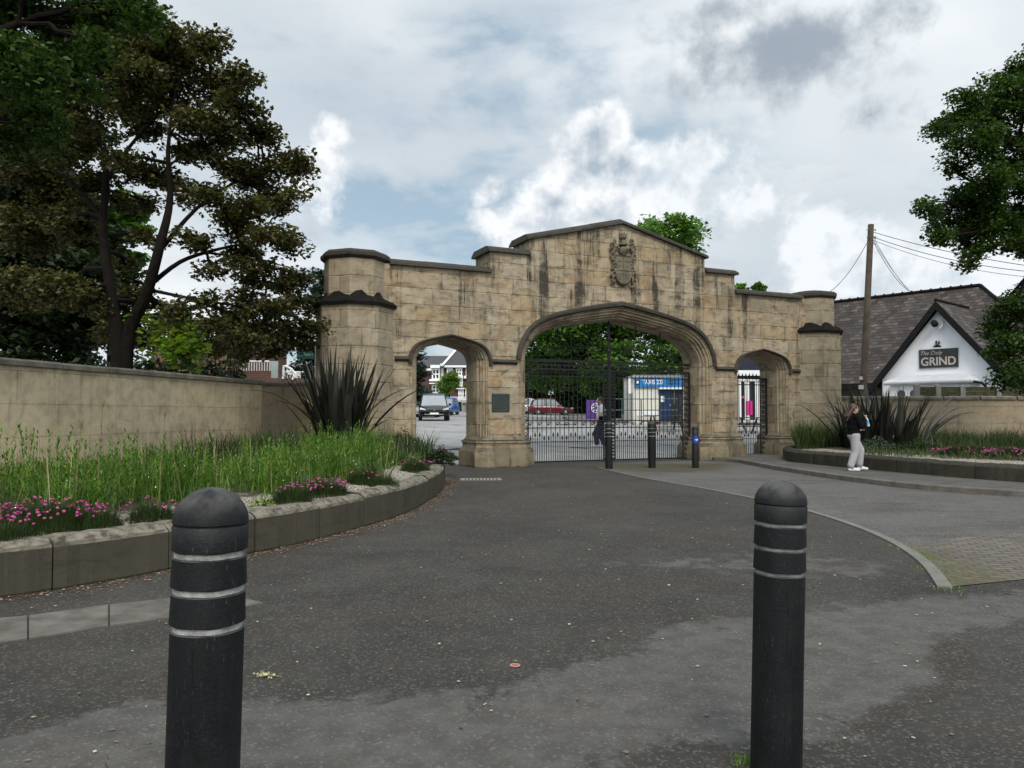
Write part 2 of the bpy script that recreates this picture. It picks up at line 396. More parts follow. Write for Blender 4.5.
def slate_mat(name, tones, h=.22, wd=.30):
    m, t, b = new_mat(name)
    uv = t.node('UVMap').outputs[0]; co = t.node('TexCoord').outputs['Object']
    u, v = t.sep(uv)[:2]
    v = t.m('ADD', v, t.m('MULTIPLY', t.m('SUBTRACT', t.noise(co, 2.2, 3), .5), .05))
    row = t.m('FLOOR', t.m('DIVIDE', v, h))
    u2 = t.m('ADD', u, t.m('MULTIPLY', t.m('MODULO', row, 2.0), wd / 2)); colm = t.m('FLOOR', t.m('DIVIDE', u2, wd))
    wn = t.node('TexWhiteNoise', noise_dimensions='2D'); t.put(wn.inputs['Vector'], t.comb(colm, row, 0)); r = wn.outputs[0]
    fv = t.m('FRACT', t.m('DIVIDE', v, h)); fu = t.m('FRACT', t.m('DIVIDE', u2, wd))
    c = t.ramp(r, [(i / len(tones), x) for i, x in enumerate(tones)])
    c = t.mix(t.step(t.noise(co, 1.1, 5, .7), .4, .7, 0, .6), c, (.03, .027, .024))
    gap = t.m('MAXIMUM', t.step(fv, .0, t.m('ADD', .05, t.m('MULTIPLY', r, .2)), 1, 0), t.step(t.m('MINIMUM', fu, t.m('SUBTRACT', 1.0, fu)), .0, .05, .8, 0))
    c = t.mix(gap, c, (.012, .011, .010))
    c = t.mix(t.m('MULTIPLY', t.step(t.noise(co, 9, 3), .66, .72), t.m('GREATER_THAN', r, .75)), c, (.35, .33, .30))
    t.put(b.inputs['Base Color'], c); b.inputs['Roughness'].default_value = .75
    bn = t.node('Bump'); bn.inputs['Strength'].default_value = 1; bn.inputs['Distance'].default_value = .05
    t.put(bn.inputs['Height'], t.m('ADD', t.m('SUBTRACT', r, fv), t.m('MULTIPLY', gap, -.5))); t.put(b.inputs['Normal'], bn.outputs[0])
    return m
M_SLATE = slate_mat('old_roof_tiles', [(.016, .011, .009), (.032, .022, .018), (.055, .039, .032), (.024, .017, .014), (.085, .067, .057)])

# ------------------------------------------------------------------ ground
GA = R(24.6); GS = Vector((math.cos(GA), math.sin(GA), 0)); GT = Vector((-math.sin(GA), math.cos(GA), 0)); G0 = Vector((-.346, 22.2, 0))
def gate(s, t, z=0.): return G0 + GS * s + GT * t + Vector((0, 0, z))
def gz_d(d_):
    return float(np.interp(d_, [1.2, 4.2, 13.7, 23, 38, 62, 120, 400], [0, .33, 1.03, 1.12, 1.38, 2.1, 3.0, 6.0]))
def gz(x, y): return gz_d((x - G0.x) * GT.x + (y - G0.y) * GT.y)

def asphalt(name, dark, mid, light, speck=.5, patch=False, moss=False, scale=1., rough=.9):
    m, t, b = new_mat(name)
    co = t.node('TexCoord').outputs['Object']
    big = t.noise(co, .55 * scale, 5, .6, .6); med = t.noise(co, 2.6, 6, .65, .4); fine = t.noise(co, 55, 4, .75); grit = t.noise(co, 170, 2, .8)
    vor = t.node('TexVoronoi'); t.put(vor.inputs['Vector'], co); vor.inputs['Scale'].default_value = 75.
    chip = vor.outputs['Color']; chipv = t.sep(chip)[0]
    c = t.ramp(t.m('ADD', t.m('MULTIPLY', big, .6), t.m('MULTIPLY', med, .4)), [(.36, dark), (.5, mid), (.68, light)])
    # brown worn patches where the binder has gone
    br = t.step(t.noise(t.vm('MULTIPLY', co, (.45, 1.3, 1)), .9, 6, .65, .5), .50, .64)
    c = t.mix(t.m('MULTIPLY', br, .5), c, (.045, .036, .026))
    if patch:
        at = t.node('Attribute', attribute_name='patch').outputs['Fac']
        pv = t.m('ADD', at, t.m('MULTIPLY', t.m('SUBTRACT', t.noise(co, 2.2, 9, .75, .3), .5), 1.5))
        pf = t.m('MULTIPLY', t.step(pv, .42, .60), t.step(med, .2, .75, 1., .72))
        c = t.mix(t.m('MULTIPLY', pf, .72), c, t.mix(t.step(t.noise(co, 5, 6, .7), .35, .65), (.085, .081, .076), (.135, .130, .122)))
        at2 = t.node('Attribute', attribute_name='wet').outputs['Fac']
        wv = t.m('ADD', at2, t.m('MULTIPLY', t.m('SUBTRACT', t.noise(co, 4.0, 6, .7), .5), .9))
        c = t.mix(t.step(wv, .45, .65, 0, .85), c, (.038, .031, .025))
    c = t.mix(t.step(chipv, .66, .95, 0, speck), c, t.mix(t.step(t.sep(chip)[1], .4, .6), (.19, .18, .165), (.11, .088, .072)))
    c = t.mix(t.step(fine, .50, .66, .0, .45), c, t.mix(.5, c, (.01, .01, .01)))
    hi = t.noise(co, 26, 2, .5)
    c = t.mix(t.m('MULTIPLY', t.step(hi, .70, .74), speck), c, (.30, .29, .26))
    if moss:
        at = t.node('Attribute', attribute_name='moss').outputs['Fac']
        mv = t.m('ADD', at, t.m('MULTIPLY', t.m('SUBTRACT', t.noise(co, 6, 6, .7), .5), 1.3))
        c = t.mix(t.step(mv, .50, .95, 0, .8), c, t.mix(t.step(t.noise(co, 14, 4), .4, .6), (.070, .055, .030), (.052, .052, .022)))
    cr = t.node('TexVoronoi', feature='DISTANCE_TO_EDGE'); cr.inputs['Scale'].default_value = .42
    t.put(cr.inputs['Vector'], t.vm('ADD', co, t.vm('SCALE', t.node('TexNoise', i0=co).outputs[1], .5)))
    ck = t.m('MULTIPLY', t.step(cr.outputs[0], .0, .006, 1, 0), t.step(t.noise(co, .8, 3), .55, .65))
    c = t.mix(t.m('MULTIPLY', ck, .7), c, (.015, .014, .013))
    t.put(b.inputs['Base Color'], c); b.inputs['Roughness'].default_value = rough; b.inputs['Specular IOR Level'].default_value = .3
    bn = t.node('Bump'); bn.inputs['Strength'].default_value = .7; bn.inputs['Distance'].default_value = .012
    t.put(bn.inputs['Height'], t.m('ADD', t.m('ADD', t.m('MULTIPLY', fine, .5), t.m('MULTIPLY', grit, .3)), t.m('ADD', t.m('MULTIPLY', chipv, .3), t.m('MULTIPLY', ck, -1.)))); t.put(b.inputs['Normal'], bn.outputs[0])
    return m
M_ASPH = asphalt('worn_asphalt', (.024, .0225, .020), (.037, .035, .031), (.058, .055, .049), .42, patch=True, moss=True)
M_CHIP = asphalt('chipped_asphalt', (.068, .067, .066), (.092, .090, .088), (.118, .115, .112), .95, moss=True, scale=1.2)
M_STREET = asphalt('pale_street_surface', (.27, .27, .27), (.33, .33, .33), (.39, .39, .385), .3, rough=.5)  # pale surface, with sunlit brightness put into its base colour
M_EARTH = simple('rough_grass_ground', (.05, .06, .025), .95, .3, 2, .5, 12)

def inside(poly, x, y):
    x = np.asarray(x); y = np.asarray(y); r = np.zeros(x.shape, bool); n = len(poly)
    for i in range(n):
        x0, y0 = poly[i][:2]; x1, y1 = poly[(i + 1) % n][:2]
        if y0 == y1: continue
        c = ((y0 > y) != (y1 > y)) & (x < (x1 - x0) * (y - y0) / (y1 - y0) + x0)
        r ^= c
    return r
def seg_dist(poly, x, y):
    d_ = np.full(x.shape, 1e9); n = len(poly)
    for i in range(n):
        a = np.array(poly[i][:2], float); b_ = np.array(poly[(i + 1) % n][:2], float); ab = b_ - a
        tt = np.clip(((x - a[0]) * ab[0] + (y - a[1]) * ab[1]) / max(1e-9, ab @ ab), 0, 1)
        d_ = np.minimum(d_, np.hypot(x - a[0] - tt * ab[0], y - a[1] - tt * ab[1]))
    return d_
def soft(poly, x, y, wd):
    d_ = seg_dist(poly, x, y); s_ = np.where(inside(poly, x, y), 1, -1)
    return np.clip(.5 + s_ * d_ / wd, 0, 1)
def gpoly(pts): return [G(px, py) for px, py in pts]
light_patch = gpoly([(-60, 750), (60, 722), (150, 700), (235, 693), (300, 704), (350, 697), (450, 694), (515, 696), (548, 672), (600, 655), (645, 650), (662, 632), (720, 622), (800, 612), (870, 604), (960, 594), (1100, 590), (1100, 612), (1000, 622), (935, 645), (948, 678), (900, 702), (860, 722), (790, 738), (700, 746), (620, 765), (520, 790), (-60, 1000)])
light2 = gpoly([(560, 566), (680, 556), (800, 552), (900, 560), (940, 575), (860, 580), (700, 572)])
wet_patch = gpoly([(925, 642), (965, 640), (978, 662), (965, 690), (935, 705), (870, 735), (830, 742), (870, 712), (935, 682)])
wet2 = gpoly([(820, 550), (900, 556), (920, 575), (800, 580), (780, 560)])
moss_a = gpoly([(560, 463), (640, 463), (740, 463), (735, 470), (690, 474), (620, 472)])
xs = np.unique(np.concatenate([-np.geomspace(9.2, 700, 34), np.arange(-9, 13.01, .1), np.geomspace(13.2, 700, 34)]))
ys = np.unique(np.concatenate([[-300, -120, -50, -20, -10, -5, -2, 0], np.arange(1, 26.01, .1), np.geomspace(26.2, 1200, 60)]))
XX, YY = np.meshgrid(xs, ys)
ZZ = np.vectorize(gz)(XX, YY)
V = np.stack([XX, YY, ZZ], -1).reshape(-1, 3); nx, ny = len(xs), len(ys)
I = np.arange(nx * ny).reshape(ny, nx)
Q = np.stack([I[:-1, :-1], I[:-1, 1:], I[1:, 1:], I[1:, :-1]], -1).reshape(-1, 4)
ground = fast_mesh('ground', V, Q, M_ASPH, smooth=True); tag(ground, 'worn dark asphalt forecourt in front of the stone gateway', None, kind='structure')
def attr(o, name, arr):
    a = o.data.attributes.new(name, 'FLOAT', 'POINT'); a.data.foreach_set('value', np.asarray(arr, np.float32).ravel())
attr(ground, 'patch', np.maximum(soft(light_patch, XX, YY, .9), .75 * soft(light2, XX, YY, 1.6)))
attr(ground, 'wet', np.maximum(soft(wet_patch, XX, YY, .4), .6 * soft(wet2, XX, YY, 1.0)))
attr(ground, 'moss', np.maximum(soft(moss_a, XX, YY, 1.2), 0))

def sheet(name, poly, mat, dz, cell=.5, label=None, th=0.):
    """flat sheet following the ground, polygon clipped to a grid"""
    bm = bmesh.new()
    vs = [bm.verts.new((p[0], p[1], 0)) for p in poly]
    f = bm.faces.new(vs); bmesh.ops.triangulate(bm, faces=[f])
    x0, x1 = min(p[0] for p in poly), max(p[0] for p in poly); y0, y1 = min(p[1] for p in poly), max(p[1] for p in poly)
    for ax, a, b_ in ((0, x0, x1), (1, y0, y1)):
        n = min(160, int((b_ - a) / cell))
        for i in range(1, n):
            c = [0, 0, 0]; c[ax] = a + (b_ - a) * i / n; nn = [0, 0, 0]; nn[ax] = 1
            bmesh.ops.bisect_plane(bm, geom=bm.verts[:] + bm.edges[:] + bm.faces[:], plane_co=c, plane_no=nn)
    for v in bm.verts: v.co.z = gz(v.co.x, v.co.y) + dz
    bmesh.ops.recalc_face_normals(bm, faces=bm.faces)
    me = bpy.data.meshes.new(name); bm.to_mesh(me); bm.free()
    if me.polygons and me.polygons[0].normal.z < 0: me.flip_normals()
    me.materials.append(mat); o = bpy.data.objects.new(name, me); COL.objects.link(o)
    co = np.array([v.co for v in me.vertices]); attr(o, 'moss', soft(moss_a, co[:, 0], co[:, 1], 1.5))
    return tag(o, label, None, kind='structure')
# flush kerb line between dark drive and paler chipped carriageway
kpx = [(597, 467.5), (640, 477.5), (700, 488), (760, 500), (800, 509), (840, 521), (875, 534), (905, 549), (928, 566), (945, 588)]
kl = gpoly(kpx)
def smooth_line(pts, n=8):
    out = []
    for i in range(len(pts) - 1):
        p0 = pts[max(i - 1, 0)]; p1 = pts[i]; p2 = pts[i + 1]; p3 = pts[min(i + 2, len(pts) - 1)]
        for k_ in range(n):
            t = k_ / n
            out.append(.5 * ((2 * p1) + (p2 - p0) * t + (2 * p0 - 5 * p1 + 4 * p2 - p3) * t * t + (3 * p1 - p0 - 3 * p2 + p3) * t ** 3))
    return out + [pts[-1]]
kl = smooth_line(kl)
kerb_r = [gate(7.5, -.3), Vector((7.12, 24.0, 0)), Vector((7.25, 20.8, 0)), Vector((7.92, 16.25, 0)), Vector((9.37, 14.07, 0)), Vector((12.5, 11.6, 0)), Vector((18, 9, 0))]
kerb_rs = smooth_line(kerb_r, 6)
paving = gpoly([(905, 549), (928, 566), (945, 588), (1024, 580), (1250, 556), (1180, 528), (1024, 534), (960, 538)])
chip_poly = kl[:-8] + [G(1024, 562), G(1300, 540), Vector((18, 9, 0))] + kerb_rs[::-1][1:] + [gate(6.9, .3), gate(4.0, .2)]
sheet('chipped_road', chip_poly, M_CHIP, .004, .4, 'paler chipped carriageway curving right past the gate')
mp, t_, b_ = new_mat('brick_setts')
br = t_.node('TexBrick'); rot = t_.node('Mapping'); rot.inputs['Rotation'].default_value = (0, 0, R(8)); t_.put(rot.inputs[0], t_.node('TexCoord').outputs['Object']); t_.put(br.inputs['Vector'], rot.outputs[0])
for k_, v_ in (('Color1', (.155, .135, .115, 1)), ('Color2', (.095, .080, .068, 1)), ('Mortar', (.025, .023, .018, 1)), ('Scale', 1.), ('Mortar Size', .011), ('Brick Width', .21), ('Row Height', .105)): br.inputs[k_].default_value = v_
co_ = t_.node('TexCoord').outputs['Object']
cc = t_.mix(t_.step(t_.noise(co_, 2.5, 6, .7), .35, .7, 0, .3), br.outputs[0], (.16, .145, .125))
xx_ = t_.sep(co_)[0]
mm = t_.m('ADD', t_.m('MULTIPLY', t_.m('SUBTRACT', 5.35, xx_), .8), t_.m('MULTIPLY', t_.m('SUBTRACT', t_.noise(co_, 5, 7, .75), .5), 2.6))
cc = t_.mix(t_.m('MULTIPLY', t_.step(mm, .15, .95), t_.step(t_.noise(co_, 9, 6, .75), .35, .6, .25, .95)), cc, t_.mix(t_.step(t_.noise(co_, 16, 4), .4, .6), (.085, .065, .022), (.05, .065, .018)))
t_.put(b_.inputs['Base Color'], cc); b_.inputs['Roughness'].default_value = .9
bn_ = t_.node('Bump'); bn_.inputs['Strength'].default_value = .8; bn_.inputs['Distance'].default_value = .01; t_.put(bn_.inputs['Height'], t_.m('SUBTRACT', t_.noise(co_, 30, 5), br.outputs[1])); t_.put(b_.inputs['Normal'], bn_.outputs[0])
sheet('brick_paving', paving, mp, .008, .4, 'weathered brick sett paving with mossy left corner')
def strip(line, wd0, wd1, z0, z1, name, mat, label, seg=None):
    mb = MB(); n = len(line); L = []; Rr = []
    for i, p in enumerate(line):
        t = (line[min(i + 1, n - 1)] - line[max(i - 1, 0)]).normalized(); nn = Vector((-t.y, t.x, 0)); wv = wd0 + (wd1 - wd0) * i / (n - 1)
        L.append(p + nn * wv / 2); Rr.append(p - nn * wv / 2)
    mb.loft([[(a.x, a.y, z0), (a.x, a.y, z1), (b.x, b.y, z1), (b.x, b.y, z0)] for a, b in zip(L, Rr)])
    return tag(mb.build(name, mat), label, None, kind='structure')
strip(kl, .05, .12, -.05, .016, 'flush_kerb', simple('kerb_concrete', (.15, .145, .13), .9, .2, 4, .5, 40), 'narrow pale kerb line curving across the drive')
slab = gpoly([(-140, 632), (0, 620), (60, 613), (125, 603.5), (172, 599), (240, 598), (263, 603), (172, 618), (90, 630), (0, 645), (-140, 668)])
m_slab = simple('pale_stone_flags', (.075, .068, .058), .95, .3, 4, .7, 45, col2=(.155, .142, .122))
mbs = MB()
sx = [(-140, 632, 668), (27, 617, 640), (29, 616.8, 639.7), (108, 606, 627), (110, 605.7, 626.7), (170, 599.5, 618.4)]
for i in range(0, 6, 2):
    i2 = i + 1
    a, b2 = sx[i], sx[i2]
    q = [G(a[0], a[2]), G(b2[0], b2[2]), G(b2[0], b2[1]), G(a[0], a[1])]
    mbs.prism([(p.x, p.y) for p in q], -.05, .012)
q = [G(172, 618), G(263, 604), G(240, 598.5), G(172, 599.4)]; mbs.prism([(p.x, p.y) for p in q], -.05, .012)
tag(mbs.build('flagstone_strip', m_slab), 'pale flagstone strip crossing the asphalt behind the left bollard', None, kind='structure')
# street beyond the gate and thresholds
sheet('street', [gate(-60, 1.35), gate(60, 1.35), gate(80, 45), gate(40, 120), gate(-60, 150)], M_STREET, .006, 1.5, 'pale bright street climbing away beyond the gate')
m_far = simple('far_verge_grass', (.05, .07, .025), .95, .3, 2, .4, 10)
# pavement on the right, raised
bedw = [Vector((8.18, 23.0, 0)), Vector((8.97, 19.65, 0)), Vector((10.5, 15.8, 0)), Vector((13.4, 12.6, 0)), Vector((18, 10.6, 0))]
bedws = smooth_line(bedw, 6)
m_pave = asphalt('pavement_tarmac', (.07, .068, .065), (.09, .087, .083), (.115, .112, .106), .35)
mb = MB(); ring = kerb_rs + bedws[::-1] + [gate(10.95, -.05), gate(10.95, 1.3), gate(7.5, 1.3)]
mb.prism([(p.x, p.y) for p in ring], -.05, .115)
tag(mb.build('pavement', m_pave, uv=True), 'raised tarmac pavement leading to the small right arch', None, kind='structure')
mb = MB(); n = len(kerb_rs)
Lk = []
for i, p in enumerate(kerb_rs):
    t = (kerb_rs[min(i + 1, n - 1)] - kerb_rs[max(i - 1, 0)]).normalized(); Lk.append((p, Vector((-t.y, t.x, 0))))
mb.loft([[(p - nn * .07).to_tuple()[:2] + (-.05,), (p - nn * .065).to_tuple()[:2] + (.105,), (p - nn * .045).to_tuple()[:2] + (.122,), (p + nn * .07).to_tuple()[:2] + (.122,), (p + nn * .07).to_tuple()[:2] + (-.05,)] for p, nn in Lk])
tag(mb.build('kerb', simple('kerb_stone', (.11, .10, .085), .95, .35, 5, .6, 30)), 'stone kerb edging the right pavement', None, kind='structure')

# ------------------------------------------------------------------ stone gateway
SC = 4.17; TH = 1.15
gw = empty('stone_gateway', G0, 'long sandstone gateway with one wide arch between two small arches', 'gateway', rz=GA)
PROF = [(0, 0), (.012, .13), (.05, .30), (.10, .45), (.17, .575), (.26, .67), (.36, .74), (.5, .81), (.65, .875), (.82, .94), (1, 1)]
def arch(cs, hw, zs, rise, z0=0., jn=4):
    L = [(cs - hw, z0 + (zs - z0) * i / jn) for i in range(jn)]
    a = [(cs - hw + hw * x, zs + rise * y) for x, y in PROF]
    rr = [(2 * cs - s_, z_) for s_, z_ in a[-2::-1]] + [(2 * cs - s_, z_) for s_, z_ in L[::-1]]
    return L + a + rr
ARCH = [(-1.5, .90, 3.02, .55), (SC, 3.20, 3.22, 1.30), (2 * SC + 1.5, .90, 3.02, .55)]
def KR(hw): return 1.18 if hw > 1 else .55
UF = .30                                        # splay of the mouldings at the front
top = [(-4.14, 5.62), (-.30, 5.62), (-.30, 6.24), (.95, 6.24), (.95, 6.72), (SC, 7.50), (2 * SC - .95, 6.72), (2 * SC - .95, 6.24), (2 * SC + .30, 6.24), (2 * SC + .30, 5.62), (2 * SC + 4.14, 5.62)]
def outline(du):
    pts = [(-4.14, 0)]
    for cs, hw, zs, ri in ARCH:
        k_ = .27 if hw < 1 else .36
        u_ = du * (1. if hw > 1 else .8)
        pts += arch(cs, hw + u_, zs, ri + u_ * KR(hw), 0)
    pts += [(2 * SC + 4.14, 0)]
    return pts + top[::-1]
mb = MB()
for du, t in ((UF, 0.), (0., TH)):
    o_ = outline(du)
    tri = tessellate_polygon([[Vector((a, b, 0)) for a, b in o_]])
    mb.add([(a, t, b) for a, b in o_], [tuple(x) for x in tri])
for i in range(len(top) - 1):
    (a, b), (c, e) = top[i], top[i + 1]
    mb.add([(a, 0, b), (c, 0, e), (c, TH, e), (a, TH, b)], [(0, 1, 2, 3)])
for x in (-4.14, 2 * SC + 4.14): mb.add([(x, 0, 0), (x, TH, 0), (x, TH, 5.62), (x, 0, 5.62)], [(0, 1, 2, 3)])
wall = mb.build('wall', M_STONE, gw, uv=True)
# splayed moulded orders + soffits, one part per arch
SEC = [(1., 0), (.93, .012), (.88, .05), (.74, .055), (.70, .10), (.60, .125), (.50, .12), (.45, .17), (.40, .20), (.30, .20), (.24, .23), (.20, .29), (.10, .30), (.04, .33), (0, .38), (0, TH)]
for cs, hw, zs, ri in ARCH:
    mb = MB(); k_ = 1. if hw > 1 else .8; rings = []
    for fu, t in SEC:
        u_ = fu * UF * k_
        rings.append([(a, t, b) for a, b in arch(cs, hw + u_, zs, ri + u_ * KR(hw), 0, 4)])
    mb.loft(rings, close=False)
    mb.build('arch_moulding', M_MOULD, gw, uv=True)
    # hood mould, proud of the wall, only above the springing
    mb = MB(); rings = []
    hs = [(1.0, -.001), (1.02, -.05), (1.12, -.10), (1.34, -.115), (1.46, -.08), (1.52, -.001)]
    for fu, t in hs:
        u_ = fu * UF * k_
        a_ = arch(cs, hw + u_, zs, ri + u_ * KR(hw), zs - .1, 1)
        rings.append([(a, t, b) for a, b in a_])
    mb.loft(rings, close=False)
    mb.build('hood_mould', M_DARK, gw, uv=True)
# string course linking hoods
def hood_end(i, sgn): 
    cs, hw, zs, ri = ARCH[i]; return cs + sgn * (hw + 1.45 * UF * (1. if hw > 1 else .8))
for a, b in ((-3.14, hood_end(0, -1)), (hood_end(0, 1), hood_end(1, -1)), (hood_end(1, 1), hood_end(2, -1)), (hood_end(2, 1), 2 * SC + 3.14)):
    mb = MB(); mb.loft([[(x, .002, 2.96), (x, -.05, 2.98), (x, -.10, 3.03), (x, -.08, 3.07), (x, .002, 3.11)] for x in (a, b)]); mb.build('string_course', M_DARK, gw, uv=True)
# copings
def coping(pts, name='coping'):
    sec = [(-.11, -.02), (-.11, .045), (-.03, .10), (.10, .165), (TH - .10, .165), (TH + .11, .045), (TH + .11, -.02)]
    mb = MB(); fin = []
    for i in range(len(pts) - 1):          # stones about a metre long with slight misfits
        (a, b), (c, e) = pts[i], pts[i + 1]
        n_ = max(1, round(math.hypot(c - a, e - b) / 1.15))
        for j in range(n_):
            f0, f1 = j / n_, (j + 1) / n_; dz_ = random.uniform(-.008, .008); dy_ = random.uniform(-.008, .008)
            s0, s1 = a + (c - a) * f0, a + (c - a) * f1; z0, z1 = b + (e - b) * f0, b + (e - b) * f1
            if j: s0 += .004
            sl = (e - b) / (c - a)
            mb.loft([[(s, y + dy_, z + h_ + dz_) for y, h_ in sec] for s, z in ((s0, z0), (s1, z1))])
    return mb.build(name, M_DARK, gw, uv=True)
coping([(-3.3, 5.622), (-.303, 5.622)]); coping([(2 * SC + .303, 5.622), (2 * SC + 3.3, 5.622)])
coping([(-.40, 6.242), (.947, 6.242)]); coping([(2 * SC - .947, 6.242), (2 * SC + .40, 6.242)])
coping([(.85, 6.722 - .026), (SC, 7.502)]); coping([(SC, 7.502), (2 * SC - .85, 6.722 - .026)])
# octagonal turrets
def octa(ap, cx, cy, z, k_=1.):
    r = ap / math.cos(math.pi / 8)
    return [(cx + r * math.cos(math.pi / 8 + i * math.pi / 4), cy + r * math.sin(math.pi / 8 + i * math.pi / 4), z) for i in range(8)]
for cx in (-4.14, 2 * SC + 4.14):
    cy = .414
    tr_ = MB(); tr_.loft([octa(.965, cx, cy, z) for z in (.80, 4.42)]); tr = tr_.build('turret', M_TURRET, gw, uv=True)
    p_ = MB(); p_.loft([octa(1.14, cx, cy, 0), octa(1.14, cx, cy, .50), octa(1.07, cx, cy, .60), octa(1.07, cx, cy, .74), octa(1.03, cx, cy, .82)]); p_.build('plinth', M_TURRET, tr, uv=True)
    u_ = MB(); u_.loft([octa(.775, cx, cy, z) for z in (4.5, 5.74)]); u_.build('turret_head', M_TURRET, tr, uv=True)
    # dark broached string with raised points between the corners
    bz = MB()
    def r16(ap, zc, zm, jit=0):
        o8 = octa(ap, cx, cy, 0); out = []
        for i in range(8):
            a = Vector(o8[i]); b = Vector(o8[(i + 1) % 8])
            for f_, z in ((0, zc), (.25, (zc + zm) / 2 + jit), (.5, zm), (.75, (zc + zm) / 2 - jit)):
                p = a.lerp(b, f_); out.append((p.x, p.y, z + random.uniform(-1, 1) * .02 * (jit > 0)))
        return out
    bz.loft([r16(.97, 4.40, 4.40), r16(1.04, 4.38, 4.38), r16(1.06, 4.46, 4.46), r16(.97, 4.57, 4.54, .012), r16(.84, 4.60, 4.68, .03), r16(.778, 4.64, 4.78, .045)])
    bz.build('broached_string', M_BLACK, tr, uv=True)
    cp = MB(); cp.loft([octa(.79, cx, cy, 5.64), octa(.87, cx, cy, 5.71), octa(.88, cx, cy, 5.80), octa(.78, cx, cy, 5.88), octa(.3, cx, cy, 5.97)]); cp.build('cap', M_DARK, tr, uv=True)
# plinths of the piers: moulded top, projecting foot
def plinth(poly_fn):
    mb = MB()
    mb.loft([[(x, y, z) for x, y in poly_fn(e)] for e, z in ((.17, -.02), (.17, .44), (.13, .50), (.09, .56), (.08, .66), (.11, .70), (.11, .74), (.05, .78), (.0, .86))])
    mb.build('plinth', M_MOULD, gw, uv=True)
def pier(s0, s1):
    # s0, s1 = inner jamb positions; front corners splayed
    return lambda e: [(s0 - e, TH + e), (s0 - e, .20 - e), (s0 + .20 - e * .4, -.004 - e), (s1 - .24 + e * .4, -.004 - e), (s1 + e, .25 - e), (s1 + e, TH + e)]
plinth(pier(-.6, .97)); plinth(lambda e: [(2 * SC - x, y) for x, y in pier(-.6, .97)(e)][::-1])
fn = lambda e: [(-3.2, TH + e), (-3.2, -.004 - e), (-2.6 + e * .4, -.004 - e), (-2.4 + e, .2 - e), (-2.4 + e, TH + e)]
plinth(fn); plinth(lambda e: [(2 * SC - x, y) for x, y in fn(e)][::-1])
# carved coat of arms
def gp(px, py, t=0.):
    """picture position -> (s, z) on the gateway's face"""
    a, f, u = ray(px, py); o_ = G0 + GT * t
    k_ = o_.dot(GT) / Vector((a, f, 0)).dot(GT); p = Vector((a * k_, f * k_, 0)) - G0
    return p.dot(GS), EYE + u * k_
M_ARMS = stone_mat('carved_stone', lift=.09, h=9, wd=40, soot=1.2, moss=0, joints=False, tones=[(.13, .11, .075), (.18, .15, .105), (.22, .185, .13)], top=7.8)
ac, zt_ = gp(622, 256.5); _, zb_ = gp(622, 285); zc_ = (zt_ + zb_) / 2; hh = (zt_ - zb_) / 2; ww = .31
ac = gp(621.8, 270)[0]
mb = MB()
sh = [(-1, 1), (1, 1), (1.02, .1), (.93, -.4), (.7, -.75), (.35, -.95), (0, -1), (-.35, -.95), (-.7, -.75), (-.93, -.4), (-1.02, .1)]
mb.loft([[(ac + x * ww * k_, t, zc_ + z * hh * k_) for x, z in sh] for k_, t in ((1.04, .002), (1.04, -.10), (.97, -.13), (.92, -.11), (.0, -.10))], caps=False)
arms = mb.build('coat_of_arms', M_ARMS, gw, uv=True)
mb = MB(); mb.box(ac - .012, ac + .012, -.125, -.095, zc_ - hh * .9, zc_ + hh * .92); mb.box(ac - ww * .9, ac + ww * .9, -.125, -.095, zc_ - .012, zc_ + .012)
for qx, qz in ((-.5, .5), (.5, .5), (-.5, -.4), (.5, -.4)):
    for j in range(-1, 2):
        mb.ell((ac + qx * ww + j * .075, -.11, zc_ + qz * hh + .06), (.028, .02, .034), 8, 5)
    mb.ell((ac + qx * ww, -.11, zc_ + qz * hh - .09), (.03, .02, .036), 8, 5)
    if qz < 0: mb.box(ac + qx * ww - .1, ac + qx * ww + .1, -.118, -.1, zc_ + qz * hh - .02, zc_ + qz * hh + .01)
mb.build('shield_charges', M_ARMS, arms, uv=True)
mb = MB()   # helm and crest
zt = zc_ + hh
mb.ell((ac, -.10, zt + .16), (.13, .10, .17), 12, 8); mb.box(ac - .09, ac + .09, -.205, -.17, zt + .12, zt + .15); mb.box(ac - .07, ac + .07, -.205, -.17, zt + .19, zt + .21)
mb.lathe([(.14, 0), (.15, .03), (.13, .06)], 12, (ac, -.10, zt + .33)); mb.lathe([(.05, 0), (.07, .05), (.05, .15), (.11, .2), (.12, .3), (.09, .31)], 10, (ac, -.09, zt + .36))
for x in (-.1, -.035, .035, .1): mb.loft([[(ac + x - .016, -.12, zt + .66), (ac + x + .016, -.12, zt + .66), (ac + x + .016, -.05, zt + .66), (ac + x - .016, -.05, zt + .66)], [(ac + x * 1.25 - .004, -.09, zt + .80 - abs(x) * .6), (ac + x * 1.25 + .004, -.09, zt + .80 - abs(x) * .6), (ac + x * 1.25 + .004, -.08, zt + .80 - abs(x) * .6), (ac + x * 1.25 - .004, -.08, zt + .80 - abs(x) * .6)]])
mb.build('helm_and_crest', M_ARMS, arms, uv=True)
mb = MB(); rr_ = random.Random(3)   # mantling: curling leaves either side
